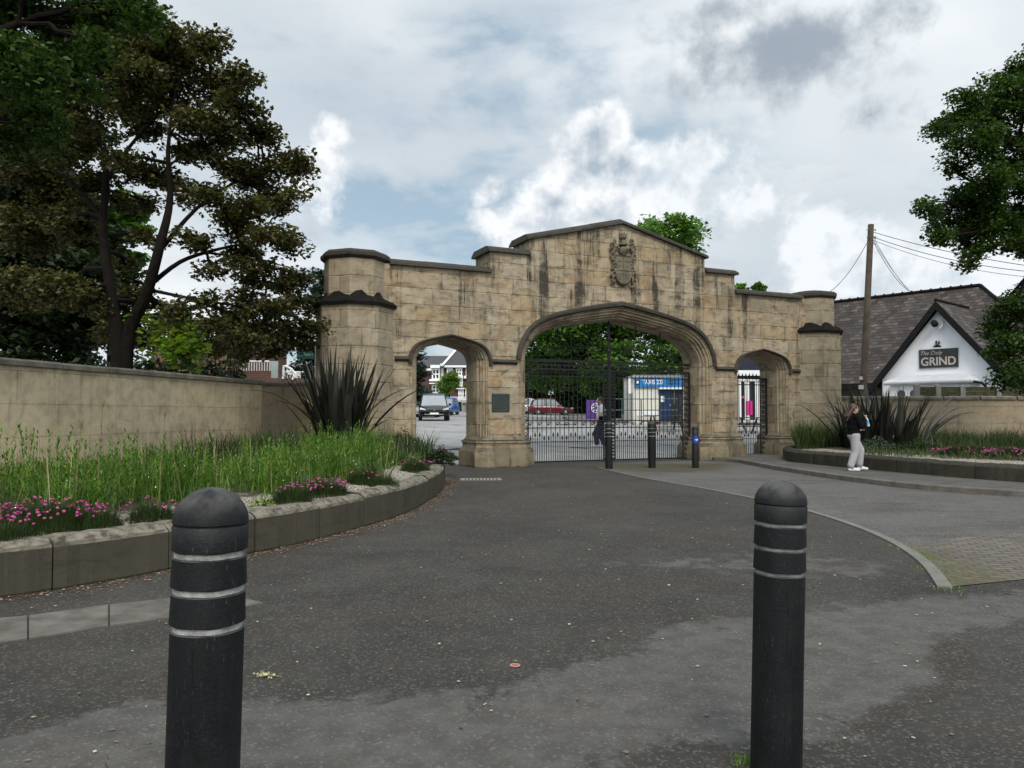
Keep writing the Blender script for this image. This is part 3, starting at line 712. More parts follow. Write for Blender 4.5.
for sg in (-1, 1):
    for i in range(15):
        f_ = i / 14; bx = ac + sg * (.30 + .16 * math.sin(f_ * 5.5) ** 2 * (1 - f_ * .5)); bz_ = zt + .48 - f_ * (hh * 2 + .45)
        ra = rr_.uniform(.06, .11); st = rr_.uniform(0, 6)
        pts = [(bx + sg * ra * (1 - k_ / 9) * math.cos(st + k_ * .75), -.04 - .07 * math.sin(k_ / 8 * 3.1), bz_ + ra * (1 - k_ / 9) * math.sin(st + k_ * .75)) for k_ in range(8)]
        mb.tube(pts, [.018, .03, .036, .036, .034, .03, .024, .012], 6)
    mb.tube([(ac + sg * .14, -.09, zt + .22), (ac + sg * .27, -.1, zt + .30), (ac + sg * .36, -.09, zt + .12), (ac + sg * .34, -.07, zt - .1)], [.045, .05, .045, .03], 7)
mb.build('mantling', M_ARMS, arms, uv=True)
# dark plaque on the left pier
s0, z1 = gp(492, 393.5, -.02); s1, z0 = gp(509.5, 411.5, -.02)
mb = MB(); mb.box(s0, s1, -.045, -.001, z0, z1); pq = bevel(mb.build('plaque', simple('bronze_plaque', (.028, .034, .036), .55, .3, 10, metal=.3), gw), .012)
mb = MB()
for a, b, c, e in ((s0 + .02, s1 - .02, z1 - .035, z1 - .02), (s0 + .02, s1 - .02, z0 + .02, z0 + .035), (s0 + .02, s0 + .033, z0 + .02, z1 - .02), (s1 - .033, s1 - .02, z0 + .02, z1 - .02)): mb.box(a, b, -.055, -.044, c, e)
mb.build('plaque_border', simple('worn_bronze', (.07, .075, .07), .5, .3, 10, metal=.4), pq)

# ------------------------------------------------------------------ iron gates
def scroll(mb, s, z, r, y, turns=1.4, n=12, th=.011, flip=1, ph=0.):
    pts = [(s + flip * r * (1 - i / n * .8) * math.cos(ph + i / n * turns * 2 * math.pi), y, z + r * (1 - i / n * .8) * math.sin(ph + i / n * turns * 2 * math.pi)) for i in range(n + 1)]
    mb.tube(pts, th, 4)
def lattice(mb, a, b, z0, z1, y):
    """narrow panel filled with scrollwork"""
    mb.box(a - .015, a + .015, y - .015, y + .015, z0, z1); mb.box(b - .015, b + .015, y - .015, y + .015, z0, z1)
    w_ = b - a; nz_ = max(1, round((z1 - z0) / (w_ * .62))); hz = (z1 - z0) / nz_
    for i in range(nz_):
        zc = z0 + (i + .5) * hz
        for sg in (-1, 1):
            scroll(mb, (a + b) / 2 + sg * w_ * .22, zc, w_ * .24, y, 1.3, 10, .012, sg, i)
        mb.tube([(a, y, zc - hz / 2), (b, y, zc + hz / 2)], .009, 4); mb.tube([(b, y, zc - hz / 2), (a, y, zc + hz / 2)], .009, 4)
        mb.ell(((a + b) / 2, y, zc), (.028, .02, .028), 6, 4)
def spear(mb, s, y, z, h=.14, w_=.028):
    mb.loft([[(s - .008, y - .008, z), (s + .008, y - .008, z), (s + .008, y + .008, z), (s - .008, y + .008, z)],
             [(s - w_, y - .012, z + h * .35), (s + w_, y - .012, z + h * .35), (s + w_, y + .012, z + h * .35), (s - w_, y + .012, z + h * .35)],
             [(s - .002, y - .002, z + h), (s + .002, y - .002, z + h), (s + .002, y + .002, z + h), (s - .002, y + .002, z + h)]])
YG = .80
def gate_leaf(name, label, a, b, hinge, z1=2.92, group=None):
    """leaf between s=a and b; hinge is the side carrying the wide lattice"""
    o = empty(name, gate(hinge, YG), label, 'gate', group, rz=GA)
    A, B = a - hinge, b - hinge; inner = 1 if hinge == a else -1
    fr = MB()
    hp = (A, A + .30) if inner > 0 else (B - .30, B); mp_ = (B - .20, B - .02) if inner > 0 else (A + .02, A + .20)
    for z, th in ((.06, .022), (1.10, .016), (1.32, .016), (z1 - .22, .016), (z1, .024)): fr.box(A, B, -.018, .018, z - th, z + th)
    for x in (A + .02, B - .02): fr.box(x - .026, x + .026, -.026, .026, .03, z1)
    fr.build('frame', M_IRON, o)
    lt = MB(); lattice(lt, hp[0], hp[1], .06, z1, 0); lt.build('hinge_panel', M_IRON, o)
    lt = MB(); lattice(lt, mp_[0] + .01, mp_[1], .06, z1, 0); lt.build('meeting_panel', M_IRON, o)
    i0 = (hp[1] if inner > 0 else mp_[1]); i1 = (mp_[0] if inner > 0 else hp[0]); n_ = max(3, round((i1 - i0) / .158))
    br_ = MB(); db = MB(); rg = MB()
    for i in range(1, n_):
        x = i0 + (i1 - i0) * i / n_
        br_.box(x - .0085, x + .0085, -.0085, .0085, .06, z1 + .05); spear(br_, x, 0, z1 + .05)
    for i in range(n_):
        x = i0 + (i1 - i0) * (i + .5) / n_; hgt_ = .72 + (.10 if i % 4 in (1, 2) else 0)
        db.box(x - .0068, x + .0068, -.0068, .0068, .06, hgt_); spear(db, x, 0, hgt_, .16, .03)
        w_ = (i1 - i0) / n_
        if i % 2 == 0:
            scroll(rg, x, 1.21, .075, 0, 1.0, 10, .012); rg.ell((x, 0, 1.21), (.022, .018, .022), 6, 4)
        rg.box(x - w_ / 2, x + w_ / 2, -.008, .008, .655, .675)
        scroll(rg, x, z1 - .11, .05, 0, 1.2, 8, .009)
    br_.build('bars', M_IRON, o); db.build('dog_bars', M_IRON, o); rg.build('scroll_band', M_IRON, o)
    return o
lg = gate_leaf('iron_gate', 'left leaf of the tall black wrought iron gates in the wide arch', .99, SC - .02, .99, group='black iron gates closing the arches')
gate_leaf('iron_gate', 'right leaf of the tall black wrought iron gates in the wide arch', SC + .02, 2 * SC - .99, 2 * SC - .99, group='black iron gates closing the arches')
sg_ = gate_leaf('iron_gate', 'small black iron gate closing the narrow right arch', 2 * SC + .60 + .02, 2 * SC + 2.38, 2 * SC + 2.38, z1=2.78, group='black iron gates closing the arches')
# overthrow: transom, king bar and scrollwork filling the head of the wide arch
ov = empty('gate_overthrow', gate(SC, YG), 'black iron scrollwork screen filling the head of the wide arch', 'ironwork', rz=GA)
mb = MB(); mb.box(-3.17, 3.17, -.035, .035, 3.14, 3.22); mb.box(-3.17, 3.17, -.02, .02, 3.04, 3.07); mb.build('transom', M_IRON, ov)
mb = MB(); mb.box(-.035, .035, -.035, .035, .02, 4.46); mb.ell((0, 0, 3.95), (.08, .06, .1), 8, 6); mb.ell((0, 0, 3.55), (.07, .06, .08), 8, 6); spear(mb, 0, 0, 4.3, .25, .06); mb.build('king_bar', M_IRON, ov)
mb = MB(); ah = arch(0, 3.05, 3.22, 1.18, 3.22, 1)
mb.tube([(a, 0, b) for a, b in ah], .014, 4)
def head(x): 
    return float(np.interp(abs(x), [3.05 - 3.05 * q[0] for q in PROF][::-1], [3.22 + 1.18 * q[1] for q in PROF][::-1]))
for sg in (-1, 1):
    for x, r in ((.42, .34), (1.05, .32), (1.68, .27), (2.2, .2), (2.6, .14)):
        zc = 3.24 + r + .02
        if zc + r > head(x): r = (head(x) - 3.24) / 2 - .02; zc = 3.24 + r + .02
        scroll(mb, sg * x, zc, r, 0, 1.7, 26, .013, sg, .6); scroll(mb, sg * (x + .1), zc + .1, r * .4, 0, 1.2, 12, .010, -sg, 2.6)
    for x in (.75, 1.38, 1.95): mb.box(sg * x - .008, sg * x + .008, -.008, .008, 3.2, head(x) - .03)
mb.build('scrollwork', M_IRON, ov)
mb = MB()
for x in (-1.9, -.95, .95, 1.9): mb.tube([(x, -.1, head(x) + .10), (x, -.1, head(x) - .10)], [.02, .02], 6); mb.ell((x, -.1, head(x) - .14), (.05, .05, .07), 8, 6)
mb.build('pendant_bosses', M_IRON, ov)

# ------------------------------------------------------------------ boundary walls
def wall_run(name, label, pts, ztop, mat, cope, cth=.13, over=.07, thick=.42, plz=None, cat='wall'):
    """straight runs through pts; pts are the near face, thickness goes to the left of travel"""
    o = empty(name, pts[0], label, cat)
    def off(k_, dd):
        p = pts[k_]; t0 = (pts[k_] - pts[k_ - 1]).normalized() if k_ else None; t1 = (pts[k_ + 1] - p).normalized() if k_ < len(pts) - 1 else None
        n0 = Vector((-t0.y, t0.x, 0)) if t0 else None; n1 = Vector((-t1.y, t1.x, 0)) if t1 else None
        if n0 and n1: b = (n0 + n1).normalized(); return p + b * dd / max(.3, b.dot(n0))
        return p + (n0 or n1) * dd
    def run(sec):
        mb = MB(); mb.loft([[(*off(i, dd).to_tuple()[:2], z) for dd, z in sec] for i in range(len(pts))]); return mb
    run([(0, -.1), (0, ztop - cth), (thick, ztop - cth), (thick, -.1)]).build('wall_face', mat, o, world=True, uv=True)
    mb = MB()
    for i in range(len(pts) - 1):
        a0, a1 = off(i, -over), off(i + 1, -over); b0, b1 = off(i, thick + over), off(i + 1, thick + over)
        n_ = max(1, round((a1 - a0).length / 1.3))
        for j in range(n_):
            f0, f1 = j / n_ + (.003 if j else 0), (j + 1) / n_; dz_ = random.uniform(-.007, .007)
            q = []
            for f_ in (f0, f1):
                a = a0.lerp(a1, f_); b = b0.lerp(b1, f_)
                q.append([(a.x, a.y, ztop - cth + .002), (a.x, a.y, ztop - .05 + dz_), (*a.lerp(b, .12).to_tuple()[:2], ztop - .012 + dz_), (*a.lerp(b, .5).to_tuple()[:2], ztop + dz_), (*a.lerp(b, .88).to_tuple()[:2], ztop - .012 + dz_), (b.x, b.y, ztop - .05 + dz_), (b.x, b.y, ztop - cth + .002)])
            mb.loft(q)
    mb.build('coping', cope, o, world=True)
    if plz: run([(-.05, -.1), (-.05, plz - .06), (-.001, plz), (.05, plz), (.05, -.1)]).build('plinth', mat, o, world=True, uv=True)
    return o
wall_run('boundary_wall', 'long buff ashlar wall with dark coping behind the left flower bed', [Vector((-10.3, 1.2, 0)), Vector((-8.3, 12.5, 0)), Vector((-6.8, 20.9, 0))], 2.45, M_WALL, M_COPE, plz=.63)
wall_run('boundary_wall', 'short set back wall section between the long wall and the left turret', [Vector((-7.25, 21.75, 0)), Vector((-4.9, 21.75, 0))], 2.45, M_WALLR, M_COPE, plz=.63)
tw = gate(2 * SC + 4.9, .5)
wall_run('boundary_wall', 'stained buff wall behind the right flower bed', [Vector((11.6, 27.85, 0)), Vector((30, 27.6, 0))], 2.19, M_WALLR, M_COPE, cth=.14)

# ------------------------------------------------------------------ planters
bl = [Vector((-12, 4.2, 0)), Vector((-9, 4.75, 0)), Vector((-6.5, 5.45, 0)), Vector((-4.22, 6.34, 0)), Vector((-2.87, 8.42, 0)) + Vector((0, -.15, 0)), Vector((-2.2, 9.75, 0)), Vector((-1.66, 11.6, 0)), Vector((-1.40, 14.2, 0)), Vector((-1.45, 16.6, 0)), Vector((-1.62, 18.2, 0)), Vector((-2.05, 19.6, 0)), Vector((-2.75, 20.7, 0))]
KZ = .455
def kerb_wall(name, label, line, z, mat, wd=.30, stone=1.05, side=1):
    o = empty(name, line[0], label, 'planter'); mb = MB()
    L = [0]
    for i in range(1, len(line)): L.append(L[-1] + (line[i] - line[i - 1]).length)
    tot = L[-1]; n_ = round(tot / stone)
    def at(s):
        s = min(max(s, 0), tot - 1e-4); i = int(np.searchsorted(L, s, 'right')) - 1; i = min(i, len(line) - 2)
        f_ = (s - L[i]) / (L[i + 1] - L[i]); p = line[i].lerp(line[i + 1], f_); t = (line[i + 1] - line[i]).normalized()
        return p, Vector((-t.y, t.x, 0)) * side
    for j in range(n_):
        s0 = tot * j / n_ + .007; s1 = tot * (j + 1) / n_ - .007; dz_ = random.uniform(-.012, .012); do = random.uniform(-.012, .012); q = []
        for k_ in range(11):
            e_ = min(k_, 10 - k_); p, nn = at(s0 + (s1 - s0) * k_ / 10); p = p + nn * (do + random.uniform(-.006, .006) + (.014 if e_ == 0 else 0)); ch = (.016 if e_ == 0 else .003) + random.uniform(-.005, .006)
            q.append([(*(p + nn * (a + random.uniform(-.005, .005) * (a > 0))).to_tuple()[:2], h_ + random.uniform(-.006, .004) * (a > 0)) for a, h_ in ((0, -.05), (0, z - .085 + dz_), (.02, z - .055 + dz_), (.075, z - .01 + dz_ - ch), (.10, z + dz_ - ch), (wd - .03, z + dz_ - ch), (wd, z - .03), (wd, -.05))])
        mb.loft(q)
    mb.build('kerb_stones', mat, o, world=True, uv=True)
    return o
bls = smooth_line(bl, 6)
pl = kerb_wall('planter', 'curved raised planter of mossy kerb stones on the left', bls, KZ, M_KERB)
m_soil, t_, b_ = new_mat('gravel_and_soil')
co_ = t_.node('TexCoord').outputs['Object']; vo = t_.node('TexVoronoi'); t_.put(vo.inputs['Vector'], co_); vo.inputs['Scale'].default_value = 38
gcol = t_.ramp(t_.sep(vo.outputs['Color'])[0], [(0, (.34, .31, .26)), (.5, (.50, .47, .40)), (1, (.62, .59, .52))])
gcol = t_.mix(t_.step(vo.outputs['Distance'], .35, .6), gcol, (.10, .085, .06))
gr_at = t_.node('Attribute', attribute_name='gravel').outputs['Fac']
gm = t_.step(t_.m('ADD', gr_at, t_.m('MULTIPLY', t_.m('SUBTRACT', t_.noise(co_, 3.5, 5, .7), .5), 1.2)), .35, .65)
t_.put(b_.inputs['Base Color'], t_.mix(gm, t_.ramp(t_.noise(co_, 9, 5), [(.3, (.03, .022, .014)), (.7, (.065, .05, .03))]), gcol)); b_.inputs['Roughness'].default_value = .95
bn_ = t_.node('Bump'); bn_.inputs['Distance'].default_value = .02; t_.put(bn_.inputs['Height'], t_.m('SUBTRACT', 1., vo.outputs['Distance'])); t_.put(b_.inputs['Normal'], bn_.outputs[0])
def soil(name, label, poly, z, edge):
    x0, x1 = min(p.x for p in poly), max(p.x for p in poly); y0, y1 = min(p.y for p in poly), max(p.y for p in poly)
    bm = bmesh.new(); bm.faces.new([bm.verts.new((p.x, p.y, 0)) for p in poly]); bmesh.ops.triangulate(bm, faces=bm.faces[:])
    for ax, a, b in ((0, x0, x1), (1, y0, y1)):
        n_ = int((b - a) / .3)
        for i in range(1, n_):
            c = [0, 0, 0]; c[ax] = a + (b - a) * i / n_; nn = [0, 0, 0]; nn[ax] = 1
            bmesh.ops.bisect_plane(bm, geom=bm.verts[:] + bm.edges[:] + bm.faces[:], plane_co=c, plane_no=nn)
    ep = [(p.x, p.y) for p in edge]
    me = bpy.data.meshes.new(name); bm.to_mesh(me); bm.free()
    co = np.array([v.co for v in me.vertices]); dd = open_dist(ep, co[:, 0], co[:, 1])
    for v, q in zip(me.vertices, dd): v.co.z = z + .10 * min(1, q / 1.2) + .02 * math.sin(v.co.x * 5) * math.sin(v.co.y * 4)
    if me.polygons[0].normal.z < 0: me.flip_normals()
    me.materials.append(m_soil); o = bpy.data.objects.new(name, me); COL.objects.link(o); attr(o, 'gravel', np.clip(1.35 - dd / .95, 0, 1)); me.shade_smooth()
    return tag(o, label, None, kind='structure')
def open_dist(pl_, x, y):
    d_ = np.full(np.shape(x), 1e9)
    for i in range(len(pl_) - 1):
        a = np.array(pl_[i]); b = np.array(pl_[i + 1]); ab = b - a
        tt = np.clip(((x - a[0]) * ab[0] + (y - a[1]) * ab[1]) / (ab @ ab), 0, 1); d_ = np.minimum(d_, np.hypot(x - a[0] - tt * ab[0], y - a[1] - tt * ab[1]))
    return d_
def inset(line, dd, side=1):
    out = []
    for i, p in enumerate(line):
        t = (line[min(i + 1, len(line) - 1)] - line[max(i - 1, 0)]).normalized(); out.append(p + Vector((-t.y, t.x, 0)) * side * dd)
    return out
bed_l = inset(bls, .28) + [Vector((-4.0, 21.6, 0)), Vector((-6.75, 20.95, 0)), Vector((-8.3, 12.5, 0)), Vector((-10.0, 3.0, 0)), Vector((-12, 3.6, 0))]
soil('flower_bed', 'soil and pale gravel of the left flower bed', bed_l, .40, inset(bls, .28))
brl = [gate(11.05, -.2)] + [Vector((8.18, 23.0, 0))] + bedws[1:]
brl_s = [gate(11.0, -.3), Vector((8.75, 24.9, 0)), Vector((8.3, 23.35, 0))] + bedws[1:]
kerb_wall('planter', 'low dark kerbed planter behind the walking woman on the right', brl_s, .48, stone_mat('dark_kerb', h=9, wd=50, soot=1.2, moss=.25, joints=False, top=1., lift=.05, tones=[(.018, .016, .012), (.03, .027, .02)]), side=1, wd=.28)
bed_r = inset(brl_s, .26) + [Vector((30, 12, 0)), Vector((30, 27.7, 0)), Vector((11.9, 28.0, 0)), gate(11.6, .2)]
soil('flower_bed', 'soil and gravel of the right flower bed', bed_r, .42, inset(brl_s, .26))

# ------------------------------------------------------------------ vegetation generators
rng = np.random.default_rng(11)
def blades(base, h, wd, lean, segs=3, az=None, curl=1.5, fold=0.):
    """bent tapering blades; base (n,3), h/wd/lean arrays -> verts, quads"""
    n = len(base); az = rng.uniform(0, 2 * np.pi, n) if az is None else az
    dx_, dy_ = np.cos(az), np.sin(az); V = []; 
    for i in range(segs + 1):
        f_ = i / segs; r = lean * h * f_ ** curl; z = h * np.sqrt(np.maximum(1 - (lean * f_ ** (curl - .4)) ** 2 * .75, .04)) * f_
        ww_ = wd * (1 - f_ ** 1.6 * .95) * (0.75 + .5 * min(1, f_ * 3)) / 2
        cx, cy, cz = base[:, 0] + dx_ * r, base[:, 1] + dy_ * r, base[:, 2] + z
        V.append(np.stack([cx - dy_ * ww_, cy + dx_ * ww_, cz + ww_ * fold], -1)); 
        if fold: V.append(np.stack([cx, cy, cz - ww_ * fold], -1))
        V.append(np.stack([cx + dy_ * ww_, cy - dx_ * ww_, cz + ww_ * fold], -1))
    k_ = 3 if fold else 2; V = np.stack(V, 1)      # n, (segs+1)*k, 3
    q = []
    for i in range(segs):
        for j in range(k_ - 1): q.append([i * k_ + j, i * k_ + j + 1, (i + 1) * k_ + j + 1, (i + 1) * k_ + j])
    q = np.array(q); Fq = (np.arange(n)[:, None, None] * V.shape[1] + q[None]).reshape(-1, 4)
    return V.reshape(-1, 3), Fq
def leaves(c, size, up=.5, asp=.55, rg=None):
    """kite leaves at c (n,3); up = how much they lie flat"""
    rg = rg or rng; n = len(c)
    nrm = rg.normal(size=(n, 3)); nrm[:, 2] = np.abs(nrm[:, 2]) + up * 2.2; nrm /= np.linalg.norm(nrm, axis=1)[:, None]
    a = rg.normal(size=(n, 3)); a -= (a * nrm).sum(1)[:, None] * nrm; a /= np.linalg.norm(a, axis=1)[:, None]
    b = np.cross(nrm, a); s_ = (size * rg.uniform(.6, 1.25, n))[:, None]
    V = np.stack([c - a * s_ * .5, c + b * s_ * asp * .5 - a * s_ * .05 + nrm * s_ * .08, c + a * s_ * .55, c - b * s_ * asp * .5 - a * s_ * .05 + nrm * s_ * .08], 1)
    return V.reshape(-1, 3), (np.arange(n)[:, None] * 4 + np.array([0, 1, 2, 3])[None])
def merge(parts):
    V, Q_, o_ = [], [], 0
    for v, q in parts: V.append(v); Q_.append(q + o_); o_ += len(v)
    return np.concatenate(V), np.concatenate(Q_)
def limb(mb, a, b, r0, r1, sag=0., n=6, seg=6, rd=None, wob=.04):
    a = Vector(a); b = Vector(b); L_ = (b - a).length; rd = rd or random
    pts = []; rr_ = []
    for i in range(seg + 1):
        f_ = i / seg; p = a.lerp(b, f_) + Vector((0, 0, sag * L_ * math.sin(f_ * math.pi)))
        if 0 < i < seg: p += Vector((rd.uniform(-1, 1), rd.uniform(-1, 1), rd.uniform(-1, 1))) * L_ * wob
        pts.append(p); rr_.append(r0 + (r1 - r0) * f_ ** .8)
    mb.tube(pts, rr_, n); return pts
def tree(name, label, base, forks, lobes, lmat, bmat, leaf=.15, dens=1., sub=.62, flat=.45, up=.5, r0=.3, group=None, seed=1, gap=.0, cat='tree', twigs=True, nl=85):
    """forks: trunk polyline points [(x,y,z,r)...]; lobes: (x,y,z,rx,ry,rz)"""
    rg = np.random.default_rng(seed); rd = random.Random(seed)
    o = empty(name, base, label, cat, group); tm = MB()
    joints = []
    for line in forks:
        pts = [Vector(p[:3]) for p in line]; tm.tube(smooth_line(pts, 4), list(np.interp(np.linspace(0, len(line) - 1, (len(line) - 1) * 4 + 1), range(len(line)), [p[3] for p in line])), 9)
        sp = smooth_line(pts, 4); joints += [(p, line[min(i // 4, len(line) - 1)][3]) for i, p in enumerate(sp) if i > len(sp) * .3]
    C_ = []
    for (x, y, z, rx, ry, rz) in lobes:
        c = Vector((x, y, z)); j, jr = min(joints, key=lambda q: (q[0] - c).length + (1.5 if q[0].z > c.z + .5 else 0))
        lp = limb(tm, j, c, min(jr * .6, .13), .035, .06, 6, 6, rd)
        n_ = max(4, int(dens * 11 * (rx * ry * rz) ** (2 / 3) / sub ** 2))
        dd = rg.normal(size=(n_, 3)); dd /= np.linalg.norm(dd, axis=1)[:, None]; rad = rg.uniform(.25, 1, n_) ** .5
        sc_ = np.array([x, y, z]) + dd * rad[:, None] * np.array([rx, ry, rz])
        if twigs:
            for q in sc_[:min(n_, 9)]: limb(tm, lp[-2 - rd.randrange(3)], Vector(q), .028, .008, .04, 4, 3, rd)
        for q in sc_:
            rs = sub * rg.uniform(.6, 1.25); m_ = int(nl * dens ** .3 * (rs / sub) ** 2)
            e = rg.normal(size=(m_, 3)); e /= np.maximum(np.linalg.norm(e, axis=1)[:, None], .5) ; e *= (rg.uniform(0, 1, m_) ** .45)[:, None] * rs
            e[:, 2] *= flat; tilt = rg.normal(size=2) * .25; e[:, 2] += e[:, 0] * tilt[0] + e[:, 1] * tilt[1]
            C_.append(q + e)
    C_ = np.concatenate(C_)
    V, Q_ = leaves(C_, leaf, up, .62, rg); b = np.array(base, float)
    fast_mesh('crown', V - b, Q_, lmat, o)
    tm.build('trunk', bmat, o, world=True, smooth=True, fix=False)
    return o

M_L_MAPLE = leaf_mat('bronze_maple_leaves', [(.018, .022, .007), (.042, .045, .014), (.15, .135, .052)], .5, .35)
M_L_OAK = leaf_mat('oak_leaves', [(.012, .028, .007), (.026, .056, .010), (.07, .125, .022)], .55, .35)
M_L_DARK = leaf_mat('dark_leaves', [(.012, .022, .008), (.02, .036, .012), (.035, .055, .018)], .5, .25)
M_L_LIME = leaf_mat('lime_tree_leaves', [(.03, .075, .013), (.07, .16, .025), (.16, .29, .06)], .45, .45)
M_L_CEDAR = leaf_mat('cedar_needles', [(.010, .024, .016), (.022, .044, .030), (.045, .075, .055)], .6, .15)
M_L_YOUNG = leaf_mat('young_yellow_green_leaves', [(.07, .14, .02), (.14, .25, .035), (.32, .40, .06)], .4, .5)
M_MEADOW = leaf_mat('meadow_leaves', [(.03, .075, .012), (.075, .165, .022), (.20, .32, .06)], .55, .45)
M_GRASSDK = leaf_mat('dark_grass_blades', [(.018, .032, .012), (.035, .06, .02), (.07, .10, .035)], .5, .35)
M_FLAX = leaf_mat('bronze_flax_blades', [(.005, .0065, .005), (.011, .013, .009), (.034, .034, .022)], .45, .05, .4)
M_PINK = leaf_mat('pink_flower_heads', [(.24, .02, .12), (.42, .06, .22), (.60, .18, .36)], .6, .3)
M_DRYSTALK = simple('dry_stalk', (.16, .12, .06), .8, .3, 20)
M_WFLOWER = simple('white_petals', (.75, .75, .68), .6, .1, 20)

# ------------------------------------------------------------------ left bed planting
bl_poly = [(p.x, p.y) for p in inset(bls, .62)] + [(-4.0, 21.3), (-6.5, 20.6), (-8.1, 12.5), (-9.7, 3.0)]
def scatter(poly, n, pred=None):
    x0, x1 = min(p[0] for p in poly), max(p[0] for p in poly); y0, y1 = min(p[1] for p in poly), max(p[1] for p in poly); out = []
    tot = 0
    while tot < n:
        x = rng.uniform(x0, x1, n * 3); y = rng.uniform(y0, y1, n * 3); ok = inside(poly, x, y)
        if pred is not None: ok &= pred(x, y)
        out.append(np.stack([x[ok], y[ok]], -1)); tot += ok.sum()
    return np.concatenate(out)[:n]
edge_l = [(p.x, p.y) for p in inset(bls, .28)]
def sinn(x, y, s=1.): return .5 + .25 * np.sin(x * 2.1 * s + 1.3 * np.sin(y * 1.7 * s)) + .25 * np.sin(y * 2.7 * s + 1.9 * np.sin(x * 1.1 * s))
def stems(pts, h, parts, nleaf=20, ll=.085, z0=.45):
    """leafy upright stems: one thin blade with many short side leaves"""
    n = len(pts); base = np.column_stack([pts, np.full(n, z0)]); az = rng.uniform(0, 6.28, n); lean = rng.uniform(.02, .28, n)
    parts.append(blades(base, h, np.full(n, .008), lean, 4, az))
    f_ = rng.uniform(.12, 1.0, (n, nleaf)); r = lean[:, None] * h[:, None] * f_ ** 1.5
    z = h[:, None] * f_ * np.sqrt(np.maximum(1 - (lean[:, None] * f_ ** 1.1) ** 2 * .75, .04))
    b2 = np.stack([base[:, None, 0] + np.cos(az)[:, None] * r, base[:, None, 1] + np.sin(az)[:, None] * r, base[:, None, 2] + z], -1).reshape(-1, 3)
    m_ = len(b2); parts.append(blades(b2, np.full(m_, ll) * rng.uniform(.5, 1.2, m_) * np.repeat(np.ones(n), nleaf) * (1.15 - .5 * f_.ravel()), np.full(m_, .016), rng.uniform(.55, .98, m_), 2))
parts = []
pr = lambda x, y: (open_dist(edge_l, x, y) > .45 + .5 * sinn(x, y, 2.3)) & (rng.uniform(0, 1, x.shape) < (.04 + 1.0 * sinn(x, y, 1.9) ** 2.2) * np.where(x < -4.2, .42, 1)) & (y > 4)
near = [p for p in bl_poly]
pts = scatter(near, 2300, lambda x, y: pr(x, y) & (y < 16.5)); dd = open_dist(edge_l, pts[:, 0], pts[:, 1])
h = rng.uniform(.42, .80, len(pts)) * (.62 + .38 * np.clip(dd / 1.2, 0, 1)) * (.65 + .6 * sinn(pts[:, 0], pts[:, 1], .8)) * np.where((pts[:, 0] < -4.0) & (dd > 1.7), .5, 1); stems(pts, h, parts, 20)
tall = scatter([(-6.6, 6.7), (-4.9, 6.9), (-3.6, 9.4), (-5.9, 9.6)], 130); stems(tall, rng.uniform(.5, .95, 130), parts, 34, .10)
tall = scatter([(-7.2, 6.9), (-5.7, 7.2), (-6.0, 8.6), (-7.5, 8.8)], 90); stems(tall, rng.uniform(.55, 1.0, 90), parts, 30, .10)
V, Q_ = merge(parts)
# the meadow's own blades
pts = scatter(near, 9000, lambda x, y: pr(x, y) & (y < 17.5)); n = len(pts)
V2, Q2 = blades(np.column_stack([pts, np.full(n, .44)]), rng.uniform(.15, .55, n) * (.4 + .8 * sinn(pts[:, 0], pts[:, 1], 2.1)) * np.where((pts[:, 0] < -4.0) & (open_dist(edge_l, pts[:, 0], pts[:, 1]) > 1.7), .5, 1), np.full(n, .011), rng.uniform(.1, .75, n), 3)
V, Q_ = merge([(V, Q_), (V2, Q2)])
tag(fast_mesh('meadow_plants', V, Q_, M_MEADOW), 'bright green feathery meadow plants filling the left flower bed', 'plants', kind='stuff')
parts = []
for i in range(26):       # broad leaved rosettes between the feathery stems
    q = scatter(near, 1, lambda x, y: (open_dist(edge_l, x, y) > .35) & (y > 5.2) & (y < 16))[0]; m_ = rng.integers(26, 60); hh_ = rng.uniform(.2, .55)
    parts.append(blades(np.column_stack([q[0] + rng.normal(0, .10, m_), q[1] + rng.normal(0, .10, m_), np.full(m_, .44)]), rng.uniform(.6, 1.1, m_) * hh_, np.full(m_, rng.uniform(.02, .05)), rng.uniform(.2, .9, m_), 4, None, 1.5, .3))
V, Q_ = merge(parts); tag(fast_mesh('leafy_rosettes', V, Q_, leaf_mat('broad_leaves', [(.03, .06, .015), (.06, .11, .03), (.13, .20, .06)], .45, .35)), 'broader leaved rosettes among the feathery plants in the left bed', 'plants', kind='stuff')
parts = []; q = scatter(near, 420, lambda x, y: (open_dist(edge_l, x, y) > .5) & (y > 5) & (y < 17)); m_ = len(q)
V, Q_ = blades(np.column_stack([q, np.full(m_, .44)]), rng.uniform(.35, .95, m_), np.full(m_, .010), rng.uniform(.05, .8, m_), 5)
tag(fast_mesh('dry_stems', V, Q_, leaf_mat('straw_stems', [(.10, .09, .03), (.20, .17, .07), (.34, .30, .15)], .7, .2)), 'thin straw coloured stems poking through the left bed', 'plants', kind='stuff')
pts = scatter([(-6.7, 20.2), (-3.6, 20.6), (-1.95, 19.2), (-1.75, 16.4), (-3.0, 15.3), (-6.9, 15.6)], 5200); n = len(pts)
V, Q_ = blades(np.column_stack([pts, np.full(n, .46)]), rng.uniform(.35, .85, n) * (.6 + .6 * sinn(pts[:, 0], pts[:, 1], 1.6)), np.full(n, .016), rng.uniform(.2, .8, n), 4)
tag(fast_mesh('dark_grass', V, Q_, M_GRASSDK), 'darker arching grass round the foot of the left flax plant', 'grass', kind='stuff')
pts = scatter([(-9.6, 3.0), (-6.0, 6.2), (-4.5, 6.9), (-2.4, 10.4), (-1.9, 16), (-2.6, 16), (-4, 9), (-8, 5.6)], 520, lambda x, y: y > 4); pts = pts[:260]; n = len(pts)
